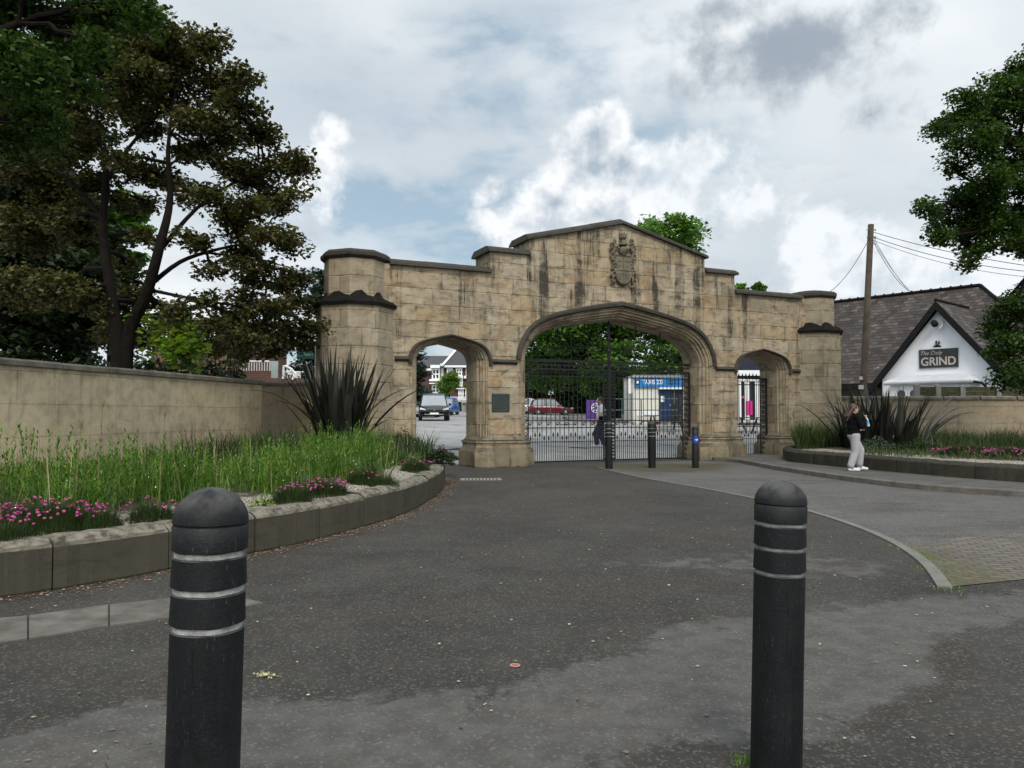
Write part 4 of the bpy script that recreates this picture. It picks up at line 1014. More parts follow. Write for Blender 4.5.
V, Q_ = leaves(np.column_stack([pts, rng.uniform(.60, 1.0, n)]), .018, .8, .9)
tag(fast_mesh('daisies', V, Q_, M_WFLOWER), 'tiny white flowers dotted through the left meadow plants', 'flowers', kind='stuff')

def thrift(label, loc, r=.28, nf=40, hh=.16, group='clumps of pink thrift in the flower beds', flat=False, scale=1.):
    o = empty('thrift_clump', loc, label, 'flower clump', group)
    n = int(1500 * (r / .28) ** 2); a = rng.uniform(0, 6.28, n); q = r * np.sqrt(rng.uniform(0, 1, n)); zz = .20 * (1 - (q / r) ** 2) * scale * min(1., r / .26)
    V, Q_ = blades(np.stack([q * np.cos(a), q * np.sin(a), zz * .35 - .03], -1), (.07 + zz * .8) * rng.uniform(.6, 1.1, n), np.full(n, .006), rng.uniform(.2, .8, n), 2, a + rng.normal(size=n) * .6)
    fast_mesh('foliage', V, Q_, M_GRASSDK if not flat else M_L_OAK, o)
    fm = MB(); sm = MB(); rd = random.Random(int(loc[0] * 100) + 7)
    for i in range(nf):
        a_ = rd.uniform(0, 6.28); q_ = r * .95 * math.sqrt(rd.random()); h_ = hh * rd.uniform(.6, 1.3) * (1.15 - .6 * q_ / r) + .06; x, y = q_ * math.cos(a_) * 1.15, q_ * math.sin(a_) * 1.15
        sm.tube([(x * .8, y * .8, 0), (x, y, h_)], .0022, 3, False); rr_ = rd.uniform(.013, .02) * scale
        for k_ in range(3): fm.ell((x + rd.uniform(-.3, .3) * rr_, y + rd.uniform(-.3, .3) * rr_, h_ + rd.uniform(0, .4) * rr_), (rr_ * rd.uniform(.6, .9), rr_ * rd.uniform(.6, .9), rr_ * .62), 6, 4)
    fm.build('flower_heads', M_PINK, o, fix=False); sm.build('stems', M_GRASSDK, o, fix=False)
    return o
def gp3(px, py, z): p = G(px, py, z); return (p.x, p.y, z)
thrift('broad drift of pink thrift at the far left behind the kerb', gp3(42, 527, .44), .50, 130)
thrift('small pink clump spilling over the kerb at the left edge', gp3(5, 540, .43), .20, 26)
thrift('low dark green clump with a few pink heads right of the broad drift', gp3(96, 527, .43), .24, 9)
thrift('sparse pink clump half hidden behind the left bollard', gp3(152, 520, .43), .24, 14)
thrift('pink clump with scattered heads in the middle of the left bed', gp3(292, 502, .43), .26, 20)
thrift('densest bright pink clump beside the pale gravel', gp3(327, 495, .43), .30, 64)
thrift('green clump with one pink head beside the pale gravel', gp3(364, 484, .43), .30, 10)
thrift('dark clump with two pink heads near the tip of the left bed', gp3(384, 486, .43), .22, 5)
thrift('small pink clump at the tip of the left bed', gp3(415, 471, .43), .3, 22)
thrift('pale pink clump at the far tip of the left bed before the small arch', gp3(436, 459, .44), .55, 60)
# mounds
def mound(name, label, loc, r, hh, mat, n, leaf=.05, cat='shrub', group=None, ww=None):
    o = empty(name, loc, label, cat, group); a = rng.normal(size=(n, 3)); a /= np.linalg.norm(a, axis=1)[:, None]; a[:, 2] = np.abs(a[:, 2]); a *= (rng.uniform(.3, 1, n) ** .4)[:, None]
    wv = 1 + .25 * np.sin(a[:, 0] * 6 + 1) * np.cos(a[:, 1] * 5)
    V, Q_ = leaves(a * np.array([r, r, hh]) * wv[:, None], leaf, .3, .5); fast_mesh('foliage', V, Q_, mat, o)
    sm = MB()
    for i in range(7):
        t = random.uniform(0, 6.28); sm.tube([(0, 0, -.05), (r * .5 * math.cos(t), r * .5 * math.sin(t), hh * .7)], [.015, .005], 4)
    sm.build('stems', M_BARK, o, fix=False); return o
mound('low_shrub', 'dark rounded shrub at the far tip of the left bed', gp3(440, 465, .42)[:2] + (.42,), .34, .36, M_L_DARK, 1500, .06)
mound('low_shrub', 'dusky shrub between the left flax plant and the small arch', (-2.75, 19.0, .44), .62, .62, M_L_DARK, 3000, .07)
mound('low_shrub', 'yellow green plant low in the gravel right of the left bollard', gp3(262, 506, .43), .15, .10, M_L_YOUNG, 300, .03)
# tall dry seed stalks
for (px, py, py0, Y, lb) in ((103, 405, 470, 8.2, 'tall dry stalk with a large seed head, against the left wall'), (165, 415, 480, 8.6, 'leaning dry stalk with brown seed head near the wall joint'), (81, 427, 480, 7.8, 'short thin stalk left of the tall seed head')):
    a = P(px - 6, py0, Y); b = P(px, py, Y); a.z = .42
    o = empty('seed_stalk', a, lb, 'dry stalk', 'dry seed stalks in the left bed'); d_ = b - a
    mb = MB(); mb.tube([(0, 0, 0), (d_.x * .35, 0, d_.z * .5), (d_.x, d_.y, d_.z)], [.006, .005, .003], 5); mb.build('stalk', M_DRYSTALK, o)
    mb = MB(); mb.ell((d_.x, 0, d_.z + .02), (.016, .016, .045), 8, 6)
    for k_ in range(14): mb.tube([(d_.x, 0, d_.z + random.uniform(-.02, .05)), (d_.x + random.uniform(-.03, .03), random.uniform(-.03, .03), d_.z + random.uniform(0, .09))], [.003, .001], 3)
    mb.build('seed_head', M_DRYSTALK, o)
def flax(label, loc, n, h0, h1, rad=.35, wd=.055, mat=M_FLAX, maxlean=.85, dead=10, az0=None):
    o = empty('flax_plant', loc, label, 'flax plant')
    a = rng.uniform(0, 6.28, n); q = rad * np.sqrt(rng.uniform(0, 1, n)); base = np.stack([q * np.cos(a), q * np.sin(a), np.zeros(n)], -1)
    lean = np.clip(np.abs(rng.normal(size=n)) * .27 + .03, .03, maxlean)
    h = rng.uniform(h0, h1, n) * (1 - .12 * lean)
    V, Q_ = blades(base, h, rng.uniform(.75, 1.15, n) * wd, lean, 9, a + rng.normal(size=n) * .5, 1.35, .55)
    fast_mesh('blades', V, Q_, mat, o)
    a = rng.uniform(0, 6.28, dead); base = np.stack([.3 * rad * np.cos(a), .3 * rad * np.sin(a), np.zeros(dead)], -1)
    V, Q_ = blades(base, rng.uniform(h0 * .7, h1 * .9, dead), np.full(dead, wd * .9), rng.uniform(.6, .93, dead), 9, a, 1.6, .4)
    fast_mesh('dry_blades', V, Q_, leaf_mat('tan_dry_blades', [(.06, .045, .02), (.14, .10, .045), (.30, .23, .12)], .6, .1), o)
    return o
fl = flax('big dark spiky flax plant in front of the left turret', (-3.95, 17.6, .42), 210, 1.4, 2.75, .45, .12)
flax('dark spiky flax plant spreading behind the walking woman', (10.7, 22.6, .42), 170, 1.0, 2.1, 1.0, .11, maxlean=.93, dead=14)
mg = leaf_mat('lit_glossy_flax_blades', [(.05, .055, .045), (.09, .095, .08), (.16, .16, .14)], .22, .05, .8)  # paler than the other flax: light on the blades put into the colour
o = empty('flax_plant', (11.9, 22.3, .42), 'few broad glossy arching flax blades lit against the right wall', 'flax plant')
n = 11; V, Q_ = blades(np.stack([rng.uniform(-.1, .1, n), rng.uniform(-.1, .1, n), np.zeros(n)], -1), rng.uniform(1.2, 2.1, n), np.full(n, .09), rng.uniform(.55, .93, n), 9, rng.uniform(-.5, .3, n), 1.7, .35); fast_mesh('blades', V, Q_, mg, o)
# right bed planting
def rect(x0, x1, y0, y1): return [(x0, y0), (x1, y0), (x1, y1), (x0, y1)]
parts = []
for poly, n, h0, h1 in (([(8.7, 23.6), (10.6, 23.4), (11.2, 26.6), (9.6, 26.2)], 2600, .5, 1.0), ([(11.2, 20.0), (15.5, 20), (17, 26.6), (11.8, 26.8)], 6500, .3, .75), ([(9.2, 20.2), (11.2, 16.6), (14, 14), (15, 17), (12, 21.5), (9.9, 22.8)], 5200, .08, .32)):
    pts = scatter(poly, n); parts.append(blades(np.column_stack([pts, np.full(n, .46)]), rng.uniform(h0, h1, n) * (.3 + .95 * sinn(pts[:, 0], pts[:, 1], 1.7)), np.full(n, .018), rng.uniform(.15, .85, n), 4))
V, Q_ = merge(parts); tag(fast_mesh('bed_grass', V, Q_, leaf_mat('grass_tussocks', [(.02, .035, .012), (.045, .075, .022), (.10, .13, .045)], .5, .35)), 'dark arching grasses filling the right flower bed', 'grass', kind='stuff')
parts = []; pts = scatter([(13.2, 17.8), (16.5, 16.4), (18.5, 20), (14.2, 21.5)], 520); stems(pts, rng.uniform(.35, .7, 520), parts, 22, .09); V, Q_ = merge(parts)
tag(fast_mesh('meadow_plants', V, Q_, M_MEADOW), 'bright green feathery plants at the right end of the right bed', 'plants', kind='stuff')
G2 = 'clumps of pink thrift in the flower beds'
thrift('wide deep pink drift at the right edge of the right bed', gp3(1010, 459, .46), .55, 110, group=G2, scale=1.4)
thrift('deep pink drift left of the right edge of the right bed', gp3(968, 457, .46), .75, 150, group=G2, scale=1.4)
thrift('mauve pink clump near the middle of the right bed', gp3(928, 452, .46), .50, 70, group=G2, scale=1.4)
thrift('lone pink flowering clump just right of the walking woman', gp3(893, 450, .46), .22, 10, group=G2, scale=1.6)
mound('low_shrub', 'grey green shrub beside the walking woman', gp3(876, 453, .44), .50, .42, leaf_mat('grey_green_leaves', [(.03, .045, .03), (.055, .075, .05), (.10, .12, .085)], .5, .2), 1600, .07)
mound('low_shrub', 'darker low shrub right of the grey green one', gp3(916, 454, .44), .62, .36, M_L_DARK, 1900, .07)

# ------------------------------------------------------------------ trees
def px_lobes(lst, Y0, ysp=.7, zf=.62, seed=3, yr=.9):
    rd = random.Random(seed); out = []
    for t in lst:
        px, py, r = t[:3]; dy_ = t[3] if len(t) > 3 else rd.uniform(-ysp, ysp)
        Y = Y0 + dy_; p = P(px, py, Y); rm = r * Y / F; out.append((p.x, p.y, p.z, rm, rm * yr, rm * zf))
    return out
Y0 = 19.5
def tp(px, py, Y, r): p = P(px, py, Y); return (p.x, p.y, p.z, r)
mb_ = P(122, 360, Y0); mbase = Vector((mb_.x, Y0, 0.))
maple = px_lobes([(105, 55, 38), (150, 50, 34), (190, 62, 30), (222, 92, 28), (170, 95, 30), (125, 95, 32), (80, 110, 34), (258, 132, 20), (228, 135, 26), (285, 165, 22), (250, 178, 26), (294, 190, 15),
                  (30, 160, 42, 1.5), (70, 150, 30), (30, 230, 40, 1.5), (75, 225, 24, 1.), (15, 290, 36, 1.), (60, 290, 30), (95, 300, 20), (240, 228, 22), (270, 238, 22), (292, 245, 14), (255, 272, 22), (285, 285, 18), (300, 305, 16),
                  (268, 312, 20), (232, 318, 17), (205, 300, 14), (290, 332, 17), (250, 340, 16), (170, 312, 18), (140, 300, 16), (150, 205, 12, 2), (120, 160, 14), (185, 120, 20), (208, 150, 16), (60, 195, 28, 2), (110, 25, 32), (70, 60, 36, 1), (40, 100, 36, 2),
                  (240, 105, 22), (272, 205, 20), (228, 165, 20), (205, 120, 20), (255, 205, 18), (300, 170, 10), (240, 255, 18), (302, 280, 14), (150, 125, 20), (135, 75, 30), (245, 300, 17), (215, 320, 15), (205, 45, 20), (240, 75, 16), (165, 30, 22), (310, 325, 10), (140, 170, 22, 1), (170, 180, 18, 1), (190, 195, 15, .6), (118, 200, 15, 1), (215, 195, 17), (145, 238, 9), (212, 268, 12), (200, 245, 9), (185, 150, 16), (128, 262, 9, 1), (95, 180, 18, 1), (230, 210, 14),
                  (150, 338, 16, 2), (165, 325, 14, 3), (200, 332, 14, 3), (225, 342, 12, 3), (190, 345, 14, 2), (215, 350, 14, 2), (245, 352, 14, 1.5), (275, 348, 14, 1.5), (300, 345, 13, 1), (120, 335, 20, 2), (265, 328, 15), (190, 240, 8), (25, 60, 40, 2)], Y0, 1.6, .78, 5, 1.1)
maple = [(x, y, z, rx * .78, ry * .85, rz * .72) for x, y, z, rx, ry, rz in maple]
tree('maple_tree', 'large bronze leaved maple spreading behind the left wall', mbase,
     [[(mbase.x, Y0, 0, .24), tp(118, 350, Y0, 0.177), tp(112, 300, Y0, 0.129), tp(103, 235, Y0, 0.109), tp(106, 170, Y0, 0.082), tp(96, 130, Y0, 0.048), tp(100, 80, Y0, 0.020)],
      [(mbase.x + .1, Y0 - .02, 0, .20), tp(127, 345, Y0, 0.163), tp(146, 295, Y0 - .2, 0.143), tp(160, 245, Y0 - .4, 0.116), tp(170, 200, Y0, 0.082), tp(168, 150, Y0, 0.054), tp(175, 90, Y0, 0.020)],
      [tp(150, 285, Y0, 0.068), tp(180, 262, Y0, 0.054), tp(215, 250, Y0, 0.041), tp(262, 240, Y0, 0.020)],
      [tp(160, 250, Y0, 0.068), tp(195, 210, Y0 + .4, 0.048), tp(230, 185, Y0 + .6, 0.034), tp(275, 170, Y0, 0.020)],
      [tp(106, 180, Y0, 0.061), tp(135, 140, Y0 + .3, 0.041), tp(170, 105, Y0 + .3, 0.027), tp(215, 95, Y0, 0.020)],
      [tp(104, 220, Y0, 0.061), tp(70, 180, Y0 + .8, 0.048), tp(35, 160, Y0 + 1, 0.027)],
      [tp(150, 290, Y0, 0.048), tp(200, 300, Y0 - .8, 0.034), tp(265, 310, Y0 - 1, 0.020)]],
     maple, M_L_MAPLE, M_BARK, leaf=.14, dens=1.55, sub=.46, flat=.50, up=.35, seed=4, nl=78)
ob = Vector((-9.8, 9.5, 0))
oak = px_lobes([(20, 15, 30), (60, 25, 28), (95, 10, 26), (130, 15, 20), (20, 70, 34), (62, 75, 24), (35, 110, 26), (10, 140, 26), (50, 135, 14), (145, 20, 9), (95, 45, 14), (-60, 60, 70), (-80, -60, 80), (60, -60, 60), (-20, -60, 60), (-120, 160, 60), (-60, 150, 40), (85, 90, 9)], 10.5, 1., .8, 6)
tree('oak_tree', 'near green oak whose boughs hang in from the top left corner', ob, [[(ob.x, 9.5, 0, .35), (-9.7, 9.6, 3, .3), (-9.4, 9.9, 5.5, .24), (-8.8, 10.2, 8, .14), (-8, 10.4, 9.6, .06)], [(-9.4, 9.9, 5.0, .16), (-8.2, 10.2, 6.1, .1), (-6.8, 10.4, 6.9, .05)]],
     oak, M_L_OAK, M_BARK, leaf=.085, dens=1.2, sub=.30, flat=.6, up=.35, seed=8, nl=100)
# dark trees behind the left wall
def bg_tree(label, px, py, rpx, Y, mat, seed, base_px=None, n=16, leaf=.26, trunk=.28, dens=.6, group=None, name='tree', low=None, zf=.7, sub=None, gy=0.):
    rd = random.Random(seed); c = P(px, py, Y); R_ = rpx * Y / F; bx = P(base_px or px, py, Y).x
    lob = []
    for i in range(n):
        a = rd.uniform(0, 6.28); q = math.sqrt(rd.random()) * .8; zz = rd.uniform(-.75, .8)
        lr = R_ * rd.uniform(.26, .42); q *= math.sqrt(max(.1, 1 - zz * zz * .9))
        lob.append((c.x + R_ * q * math.cos(a), c.y + R_ * q * math.sin(a), c.z + R_ * zz * zf * 1.1, lr, lr, lr * .7))
    lob = [l for l in lob if l[2] > gy + 1.0]
    return tree(name, label, Vector((bx, Y, gy)), [[(bx, Y, gy, trunk), (bx + .1, Y, gy + (c.z - gy) * .4, trunk * .8), (c.x, Y, c.z, trunk * .5), (c.x, Y, c.z + R_ * zf * .6, trunk * .2)]], lob, mat, M_BARK, leaf=leaf, dens=dens, sub=sub or R_ * .2, flat=.55, up=.4, seed=seed, group=group, twigs=False, nl=70)
gB = 'trees behind the left wall'
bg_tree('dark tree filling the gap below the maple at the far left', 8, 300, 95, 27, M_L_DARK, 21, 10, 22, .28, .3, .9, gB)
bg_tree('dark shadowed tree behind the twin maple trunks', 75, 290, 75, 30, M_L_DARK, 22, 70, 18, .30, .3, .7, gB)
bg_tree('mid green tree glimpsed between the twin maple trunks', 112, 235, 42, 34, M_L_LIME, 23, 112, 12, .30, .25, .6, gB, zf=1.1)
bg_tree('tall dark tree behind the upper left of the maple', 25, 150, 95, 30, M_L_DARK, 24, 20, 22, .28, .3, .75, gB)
# shrubbery closing the view under the crowns
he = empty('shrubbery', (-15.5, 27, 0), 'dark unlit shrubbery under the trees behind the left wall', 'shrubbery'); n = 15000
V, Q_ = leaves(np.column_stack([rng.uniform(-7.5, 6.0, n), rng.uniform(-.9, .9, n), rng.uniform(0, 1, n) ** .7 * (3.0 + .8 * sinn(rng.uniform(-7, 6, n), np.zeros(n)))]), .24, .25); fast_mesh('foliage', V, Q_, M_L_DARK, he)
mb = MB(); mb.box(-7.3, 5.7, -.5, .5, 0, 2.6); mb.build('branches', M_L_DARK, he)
# sapling behind the wall
for px, py, r, hh_, n_, lb, sd_ in ((178, 345, 34, 12, 900, 'young sycamore with bright yellow green leaves above the left wall', 31), (232, 356, 17, 9, 260, 'small leafy sapling right of the bright young sycamore', 32)):
    Y = 20.0 if px < 200 else 23.5; c = P(px, py, Y); base = Vector((c.x, Y, 0)); o = empty('sapling', base, lb, 'sapling'); tm = MB(); rd = random.Random(sd_); tips = []
    for k_ in range(13 if px < 200 else 7):
        a = rd.uniform(0, 6.28); q = r * Y / F * rd.uniform(.2, 1); top_ = c.z - base.z + rd.uniform(-.35, .72) * (1 if px < 200 else .5)
        e = (q * math.cos(a), q * math.sin(a) * .7, top_); tm.tube([(0, 0, 0), (e[0] * .3, e[1] * .3, top_ * .6), e], [.03, .018, .006], 5); tips.append(e)
    tm.build('stems', M_BARK, o, fix=False)
    tips = np.array(tips); C_ = np.concatenate([t + rng.normal(size=(n_ // len(tips), 3)) * np.array([.22, .2, .18]) for t in tips])
    V, Q_ = leaves(C_, .21, .7, .8); fast_mesh('foliage', V, Q_, M_L_YOUNG if px < 200 else M_MEADOW, o)
# right oak
ob = Vector((16.9, 20.5, .4)); YR = 20.5
oakr = px_lobes([(1000, 110, 28), (1034, 97, 30), (965, 105, 22), (950, 128, 17), (975, 140, 26), (940, 128, 9), (1012, 150, 28), (992, 175, 26), (970, 195, 17), (950, 205, 15), (930, 209, 9), (985, 215, 28), (1015, 205, 32), (950, 225, 16), (975, 240, 20),
                 (1000, 235, 20), (972, 262, 9), (940, 238, 8), (1028, 245, 18), (1040, 300, 28), (1012, 310, 20), (1000, 330, 15), (1020, 350, 26), (1012, 378, 16), (1035, 380, 26), (1060, 160, 50), (1075, 60, 50), (1080, 250, 50), (1090, 340, 50), (1150, 120, 60), (1150, 240, 60), (1140, 30, 60),
                 (1000, 82, 14), (1018, 75, 16), (955, 165, 9), (992, 352, 9)], YR, 1.2, .75, 9)
tree('oak_tree', 'dark green oak reaching in from the right edge over the cafe roof', ob, [[(ob.x, 20.5, .4, .36), (16.8, 20.5, 3, .3), (16.6, 20.5, 6, .22), (16.4, 20.5, 9.5, .1), (16.2, 20.5, 11, .05)], [(16.7, 20.5, 4.5, .16), (15, 20.5, 6.2, .1), (13, 20.5, 6.9, .05)], [(16.7, 20.5, 6.2, .15), (14.6, 20.4, 8.2, .09), (12.8, 20.4, 9.2, .04)]],
     oakr, M_L_OAK, M_BARK, leaf=.115, dens=.9, sub=.40, flat=.6, up=.35, seed=12, nl=135)
# lime trees beyond the gate
def g_at(px, Y): p = P(px, 415, Y); return gz(p.x, Y)
YL = 52; gl = g_at(620, YL)
lime = px_lobes([(672, 232, 24), (690, 240, 17), (650, 236, 20), (655, 262, 40), (610, 280, 45), (560, 320, 42), (540, 345, 30), (600, 330, 42), (640, 310, 45), (680, 330, 36), (700, 300, 30), (575, 360, 30), (625, 362, 34), (665, 362, 28), (545, 375, 20), (600, 385, 20), (690, 360, 22), (530, 310, 30), (720, 330, 30), (585, 300, 36)], YL, 3, .75, 14)
tree('lime_tree', 'big bright green tree beyond the wide arch rising over the gable', P(615, 415, YL).xy.to_3d() + Vector((0, 0, gl)), [[(P(615, 415, YL).x, YL, gl, .45), (P(614, 415, YL).x, YL, gl + 3, .38), (P(618, 300, YL).x, YL, 9, .28), (P(640, 260, YL).x, YL, 13, .12)]], lime, M_L_LIME, M_BARK, leaf=.34, dens=1.1, sub=1.0, flat=.45, up=.55, seed=15, nl=80)
gC = 'trees and hedge beyond the gate'
def on_(px, Y): p = P(px, 415, Y); return Vector((p.x, Y, gz(p.x, Y)))
bg_tree('shaded dark tree low behind the red car', 545, 372, 34, 78, M_L_DARK, 41, 545, 18, .6, .3, 1.3, gC, gy=1.5)
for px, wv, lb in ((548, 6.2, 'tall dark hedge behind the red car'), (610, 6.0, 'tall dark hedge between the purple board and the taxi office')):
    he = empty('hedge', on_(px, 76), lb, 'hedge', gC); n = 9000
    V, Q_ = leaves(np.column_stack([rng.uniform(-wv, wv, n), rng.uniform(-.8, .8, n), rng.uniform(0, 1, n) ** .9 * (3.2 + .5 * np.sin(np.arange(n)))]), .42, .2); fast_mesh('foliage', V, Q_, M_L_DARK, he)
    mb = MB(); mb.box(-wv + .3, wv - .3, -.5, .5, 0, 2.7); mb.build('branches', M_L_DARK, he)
bg_tree('shaded dark tree behind the purple board', 600, 375, 36, 70, M_L_DARK, 42, 600, 14, .5, .3, 1.0, gC, gy=1.5)
bg_tree('distant tree showing a small tuft over the right end of the gate', 748, 296, 19, 62, M_L_LIME, 43, 748, 9, .4, .3, .7, gC, gy=1.2)
# cedar behind the left arch
YC = 58; cb = P(384, 415, YC); gcz = gz(cb.x, YC)
ced = []
rd = random.Random(5)
for i in range(22):
    z = gcz + 1.6 + i * .45; rr_ = 3.9 * (1 - i / 25) ** .8 * rd.uniform(.75, 1.1)
    for k_ in range(4):
        a = rd.uniform(0, 6.28); ced.append((cb.x + rr_ * .6 * math.cos(a) - (1.2 if k_ == 0 and i > 16 else 0) * 0, YC + rr_ * .6 * math.sin(a), z + rd.uniform(-.2, .2), rr_ * .42, rr_ * .42, .22))
tree('cedar_tree', 'dark layered cedar seen through the left edge of the small left arch', Vector((cb.x, YC, gcz)), [[(cb.x, YC, gcz, .4), (cb.x, YC, gcz + 5, .3), (cb.x, YC, gcz + 11, .06)]], ced, M_L_CEDAR, M_BARK, leaf=.34, dens=.9, sub=.7, flat=.25, up=.8, seed=17, twigs=False, nl=55)
cb2 = P(324, 415, 60)
ced = []
for i in range(18):
    z = 2 + i * .62; rr_ = 3.4 * (1 - i / 20) ** .8 * rd.uniform(.75, 1.1)
    for k_ in range(4):
        a = rd.uniform(0, 6.28); ced.append((cb2.x + rr_ * .6 * math.cos(a), 60 + rr_ * .6 * math.sin(a), z, rr_ * .42, rr_ * .42, .22))
tree('cedar_tree', 'conifer whose top shows just left of the left turret', Vector((cb2.x, 60, 1.5)), [[(cb2.x, 60, 1.5, .35), (cb2.x, 60, 7, .2), (cb2.x, 60, 13, .05)]], ced, M_L_CEDAR, M_BARK, leaf=.34, dens=.8, sub=.7, flat=.25, up=.8, seed=18, twigs=False, nl=55)

# ------------------------------------------------------------------ lettering
def text(string, size, mat, parent, loc, rz=0., ext=.008, name='lettering', bold=0., shear=0., align='CENTER', sx=1.):
    cu = bpy.data.curves.new(name, 'FONT'); cu.body = string; cu.size = size; cu.extrude = ext; cu.offset = bold; cu.shear = shear
    cu.align_x = align; cu.align_y = 'CENTER'; cu.materials.append(mat)
    tmp = bpy.data.objects.new(name, cu); me = bpy.data.meshes.new_from_object(tmp); bpy.data.objects.remove(tmp)
    o = bpy.data.objects.new(name, me); COL.objects.link(o); o.parent = parent; o.location = loc; o.rotation_euler = (R(90), 0, rz); o.scale = (sx, 1, 1)
    return o

# ------------------------------------------------------------------ bollards
M_BOL, t_, b_ = new_mat('scuffed_black_bollard')
co_ = t_.node('TexCoord').outputs['Object']; off_ = t_.vm('SCALE', (9., 7., 5.), t_.node('ObjectInfo').outputs['Random']); cv = t_.vm('ADD', co_, off_)
c = t_.ramp(t_.noise(t_.vm('MULTIPLY', cv, (6, 6, 1.2)), 2.2, 6, .65), [(.3, (.004, .0042, .005)), (.7, (.010, .0105, .0112))])
c = t_.mix(t_.step(t_.noise(cv, 70, 4, .8), .55, .75, 0, .6), c, (.028, .028, .028))
scr = t_.noise(t_.vm('MULTIPLY', cv, (30, 30, 3)), 6, 3, .7); c = t_.mix(t_.step(scr, .64, .72, 0, .7), c, (.085, .085, .08))
top_grey = t_.step(t_.sep(t_.node('NewGeometry').outputs['Normal'])[2], .1, .9, 0, .9); c = t_.mix(t_.m('MULTIPLY', top_grey, t_.step(t_.noise(cv, 14, 5), .3, .6)), c, (.075, .074, .072))  # greyer on up-facing surfaces, broken up by noise
t_.put(b_.inputs['Base Color'], c); t_.put(b_.inputs['Roughness'], t_.step(t_.noise(cv, 9, 5), .3, .7, .42, .7)); b_.inputs['Specular IOR Level'].default_value = .25
bn_ = t_.node('Bump'); bn_.inputs['Strength'].default_value = .5; bn_.inputs['Distance'].default_value = .004; t_.put(bn_.inputs['Height'], t_.noise(cv, 90, 5, .7)); t_.put(b_.inputs['Normal'], bn_.outputs[0])
M_BAND = simple('grubby_white_band', (.20, .20, .19), .8, .4, 16, .6, 60, col2=(.50, .50, .47))
M_BAND2 = simple('dull_grey_band', (.13, .135, .13), .8, .4, 14, .5, 60, col2=(.28, .28, .27))
def make_bollard(label, loc, group, bands=3, rad=.1065, h=1.26, mat=M_BAND, bw=.0075):
    o = empty('bollard', loc, label, 'bollard', group)
    rs = rad * .965; prof = [(rs * .985, -.03), (rs, .02)]
    zb = [h - .392, h - .288, h - .187][3 - bands:] if bands else []
    for z in zb: prof += [(rs, z - bw - .004), (rs - .006, z - bw - .001), (rs - .006, z + bw + .001), (rs + .003, z + bw + .004)]
    rc = rad; sm = h - .105
    prof += [(rc, sm - .006), (rc - .003, sm - .002), (rc - .003, sm + .002), (rc, sm + .006)]
    for i in range(1, 10):
        a = i / 9 * math.pi / 2; prof.append((max(.002, rc * math.cos(a)), sm + .006 + (h - sm - .006) * math.sin(a)))
    mb = MB(); mb.lathe(prof, 40); mb.build('post', M_BOL, o, smooth=True)
    for z in zb:
        mb = MB(); n = 40
        r0 = rs - .0045; mb.loft([[(r_ * math.cos(2 * math.pi * k / n), r_ * math.sin(2 * math.pi * k / n), zz + .0012 * math.sin(k * .9) * (1 if zz > z else .6)) for k in range(n)] for r_, zz in ((r0 - .004, z - bw - .001), (r0, z - bw), (r0, z + bw), (r0 - .004, z + bw + .001))], caps=False)
        mb.build('reflective_band', mat, o, smooth=True)
    if bands:
        mb = MB(); mb.box(-.0015, .0015, -rs - .0012, -rs + .004, .02, h - .43); mb.build('mould_seam', M_BOL, o)
    return o
gBo = 'black domed bollards across the drive'
b1 = make_bollard('large near black domed bollard with pale bands, left foreground', (-.925, 2.285, 0), gBo); b1.scale = (1, 1, 1.287 / 1.26)
def stand(o, pt_, pb_, Y, h):
    a = P(*pt_, Y); b = P(*pb_, Y); k_ = (a.x - b.x) / (a.z - b.z); o.location = (b.x - k_ * b.z, Y, 0); o.rotation_euler = (0, math.atan(k_), 0)
stand(b1, (212, 487), (203, 766), 2.285, 1.287)
b2 = make_bollard('near black domed bollard with thin pale bands, right foreground', (1.125, 3.25, 0), gBo, mat=M_BAND2, bw=.0065); b2.scale = (1, 1, 1.228 / 1.26); stand(b2, (781, 479), (776, 766), 3.25, 1.228)
p = G(609, 469); b3 = copy_tree(b1); b3['label'] = 'banded black bollard in front of the meeting point of the iron gates'; b3.location = p; b3.rotation_euler = (0, 0, 1); b3.scale = (1, 1, 1.04)
p = G(652, 468); b4 = copy_tree(b1); b4['label'] = 'banded black bollard in front of the right gate leaf'; b4.location = p; b4.rotation_euler = (0, R(.5), 4); b4.scale = (1, 1, 1.04)
p = G(695.5, 468); b5 = make_bollard('plain black bollard with a blue sticker beside the right pier', p, gBo, 0, .098, 1.2)
mb = MB(); n = 24
mb.loft([[(.0995 * math.cos(a), .0995 * math.sin(a), z) for a in [-math.pi * (.5 - .45) - math.pi * .9 * k / n for k in range(n + 1)]] for z in (.70, .90)], close=False)
st = mb.build('sticker', simple('blue_sticker', (.01, .04, .25), .4, .05, 4), b5, smooth='full')
mb = MB(); mb.box(-.035, .03, -.105, -.1, .79, .808); mb.prism([(.0, -.105), (.045, -.105), (.045, -.1), (0, -.1)], .785, .813); mb.loft([[(.012, -.106, .765), (.012, -.106, .833), (.012, -.1, .833), (.012, -.1, .765)], [(.055, -.106, .797), (.055, -.106, .801), (.055, -.1, .801), (.055, -.1, .797)]]); mb.build('arrow', M_TEXTW, st)

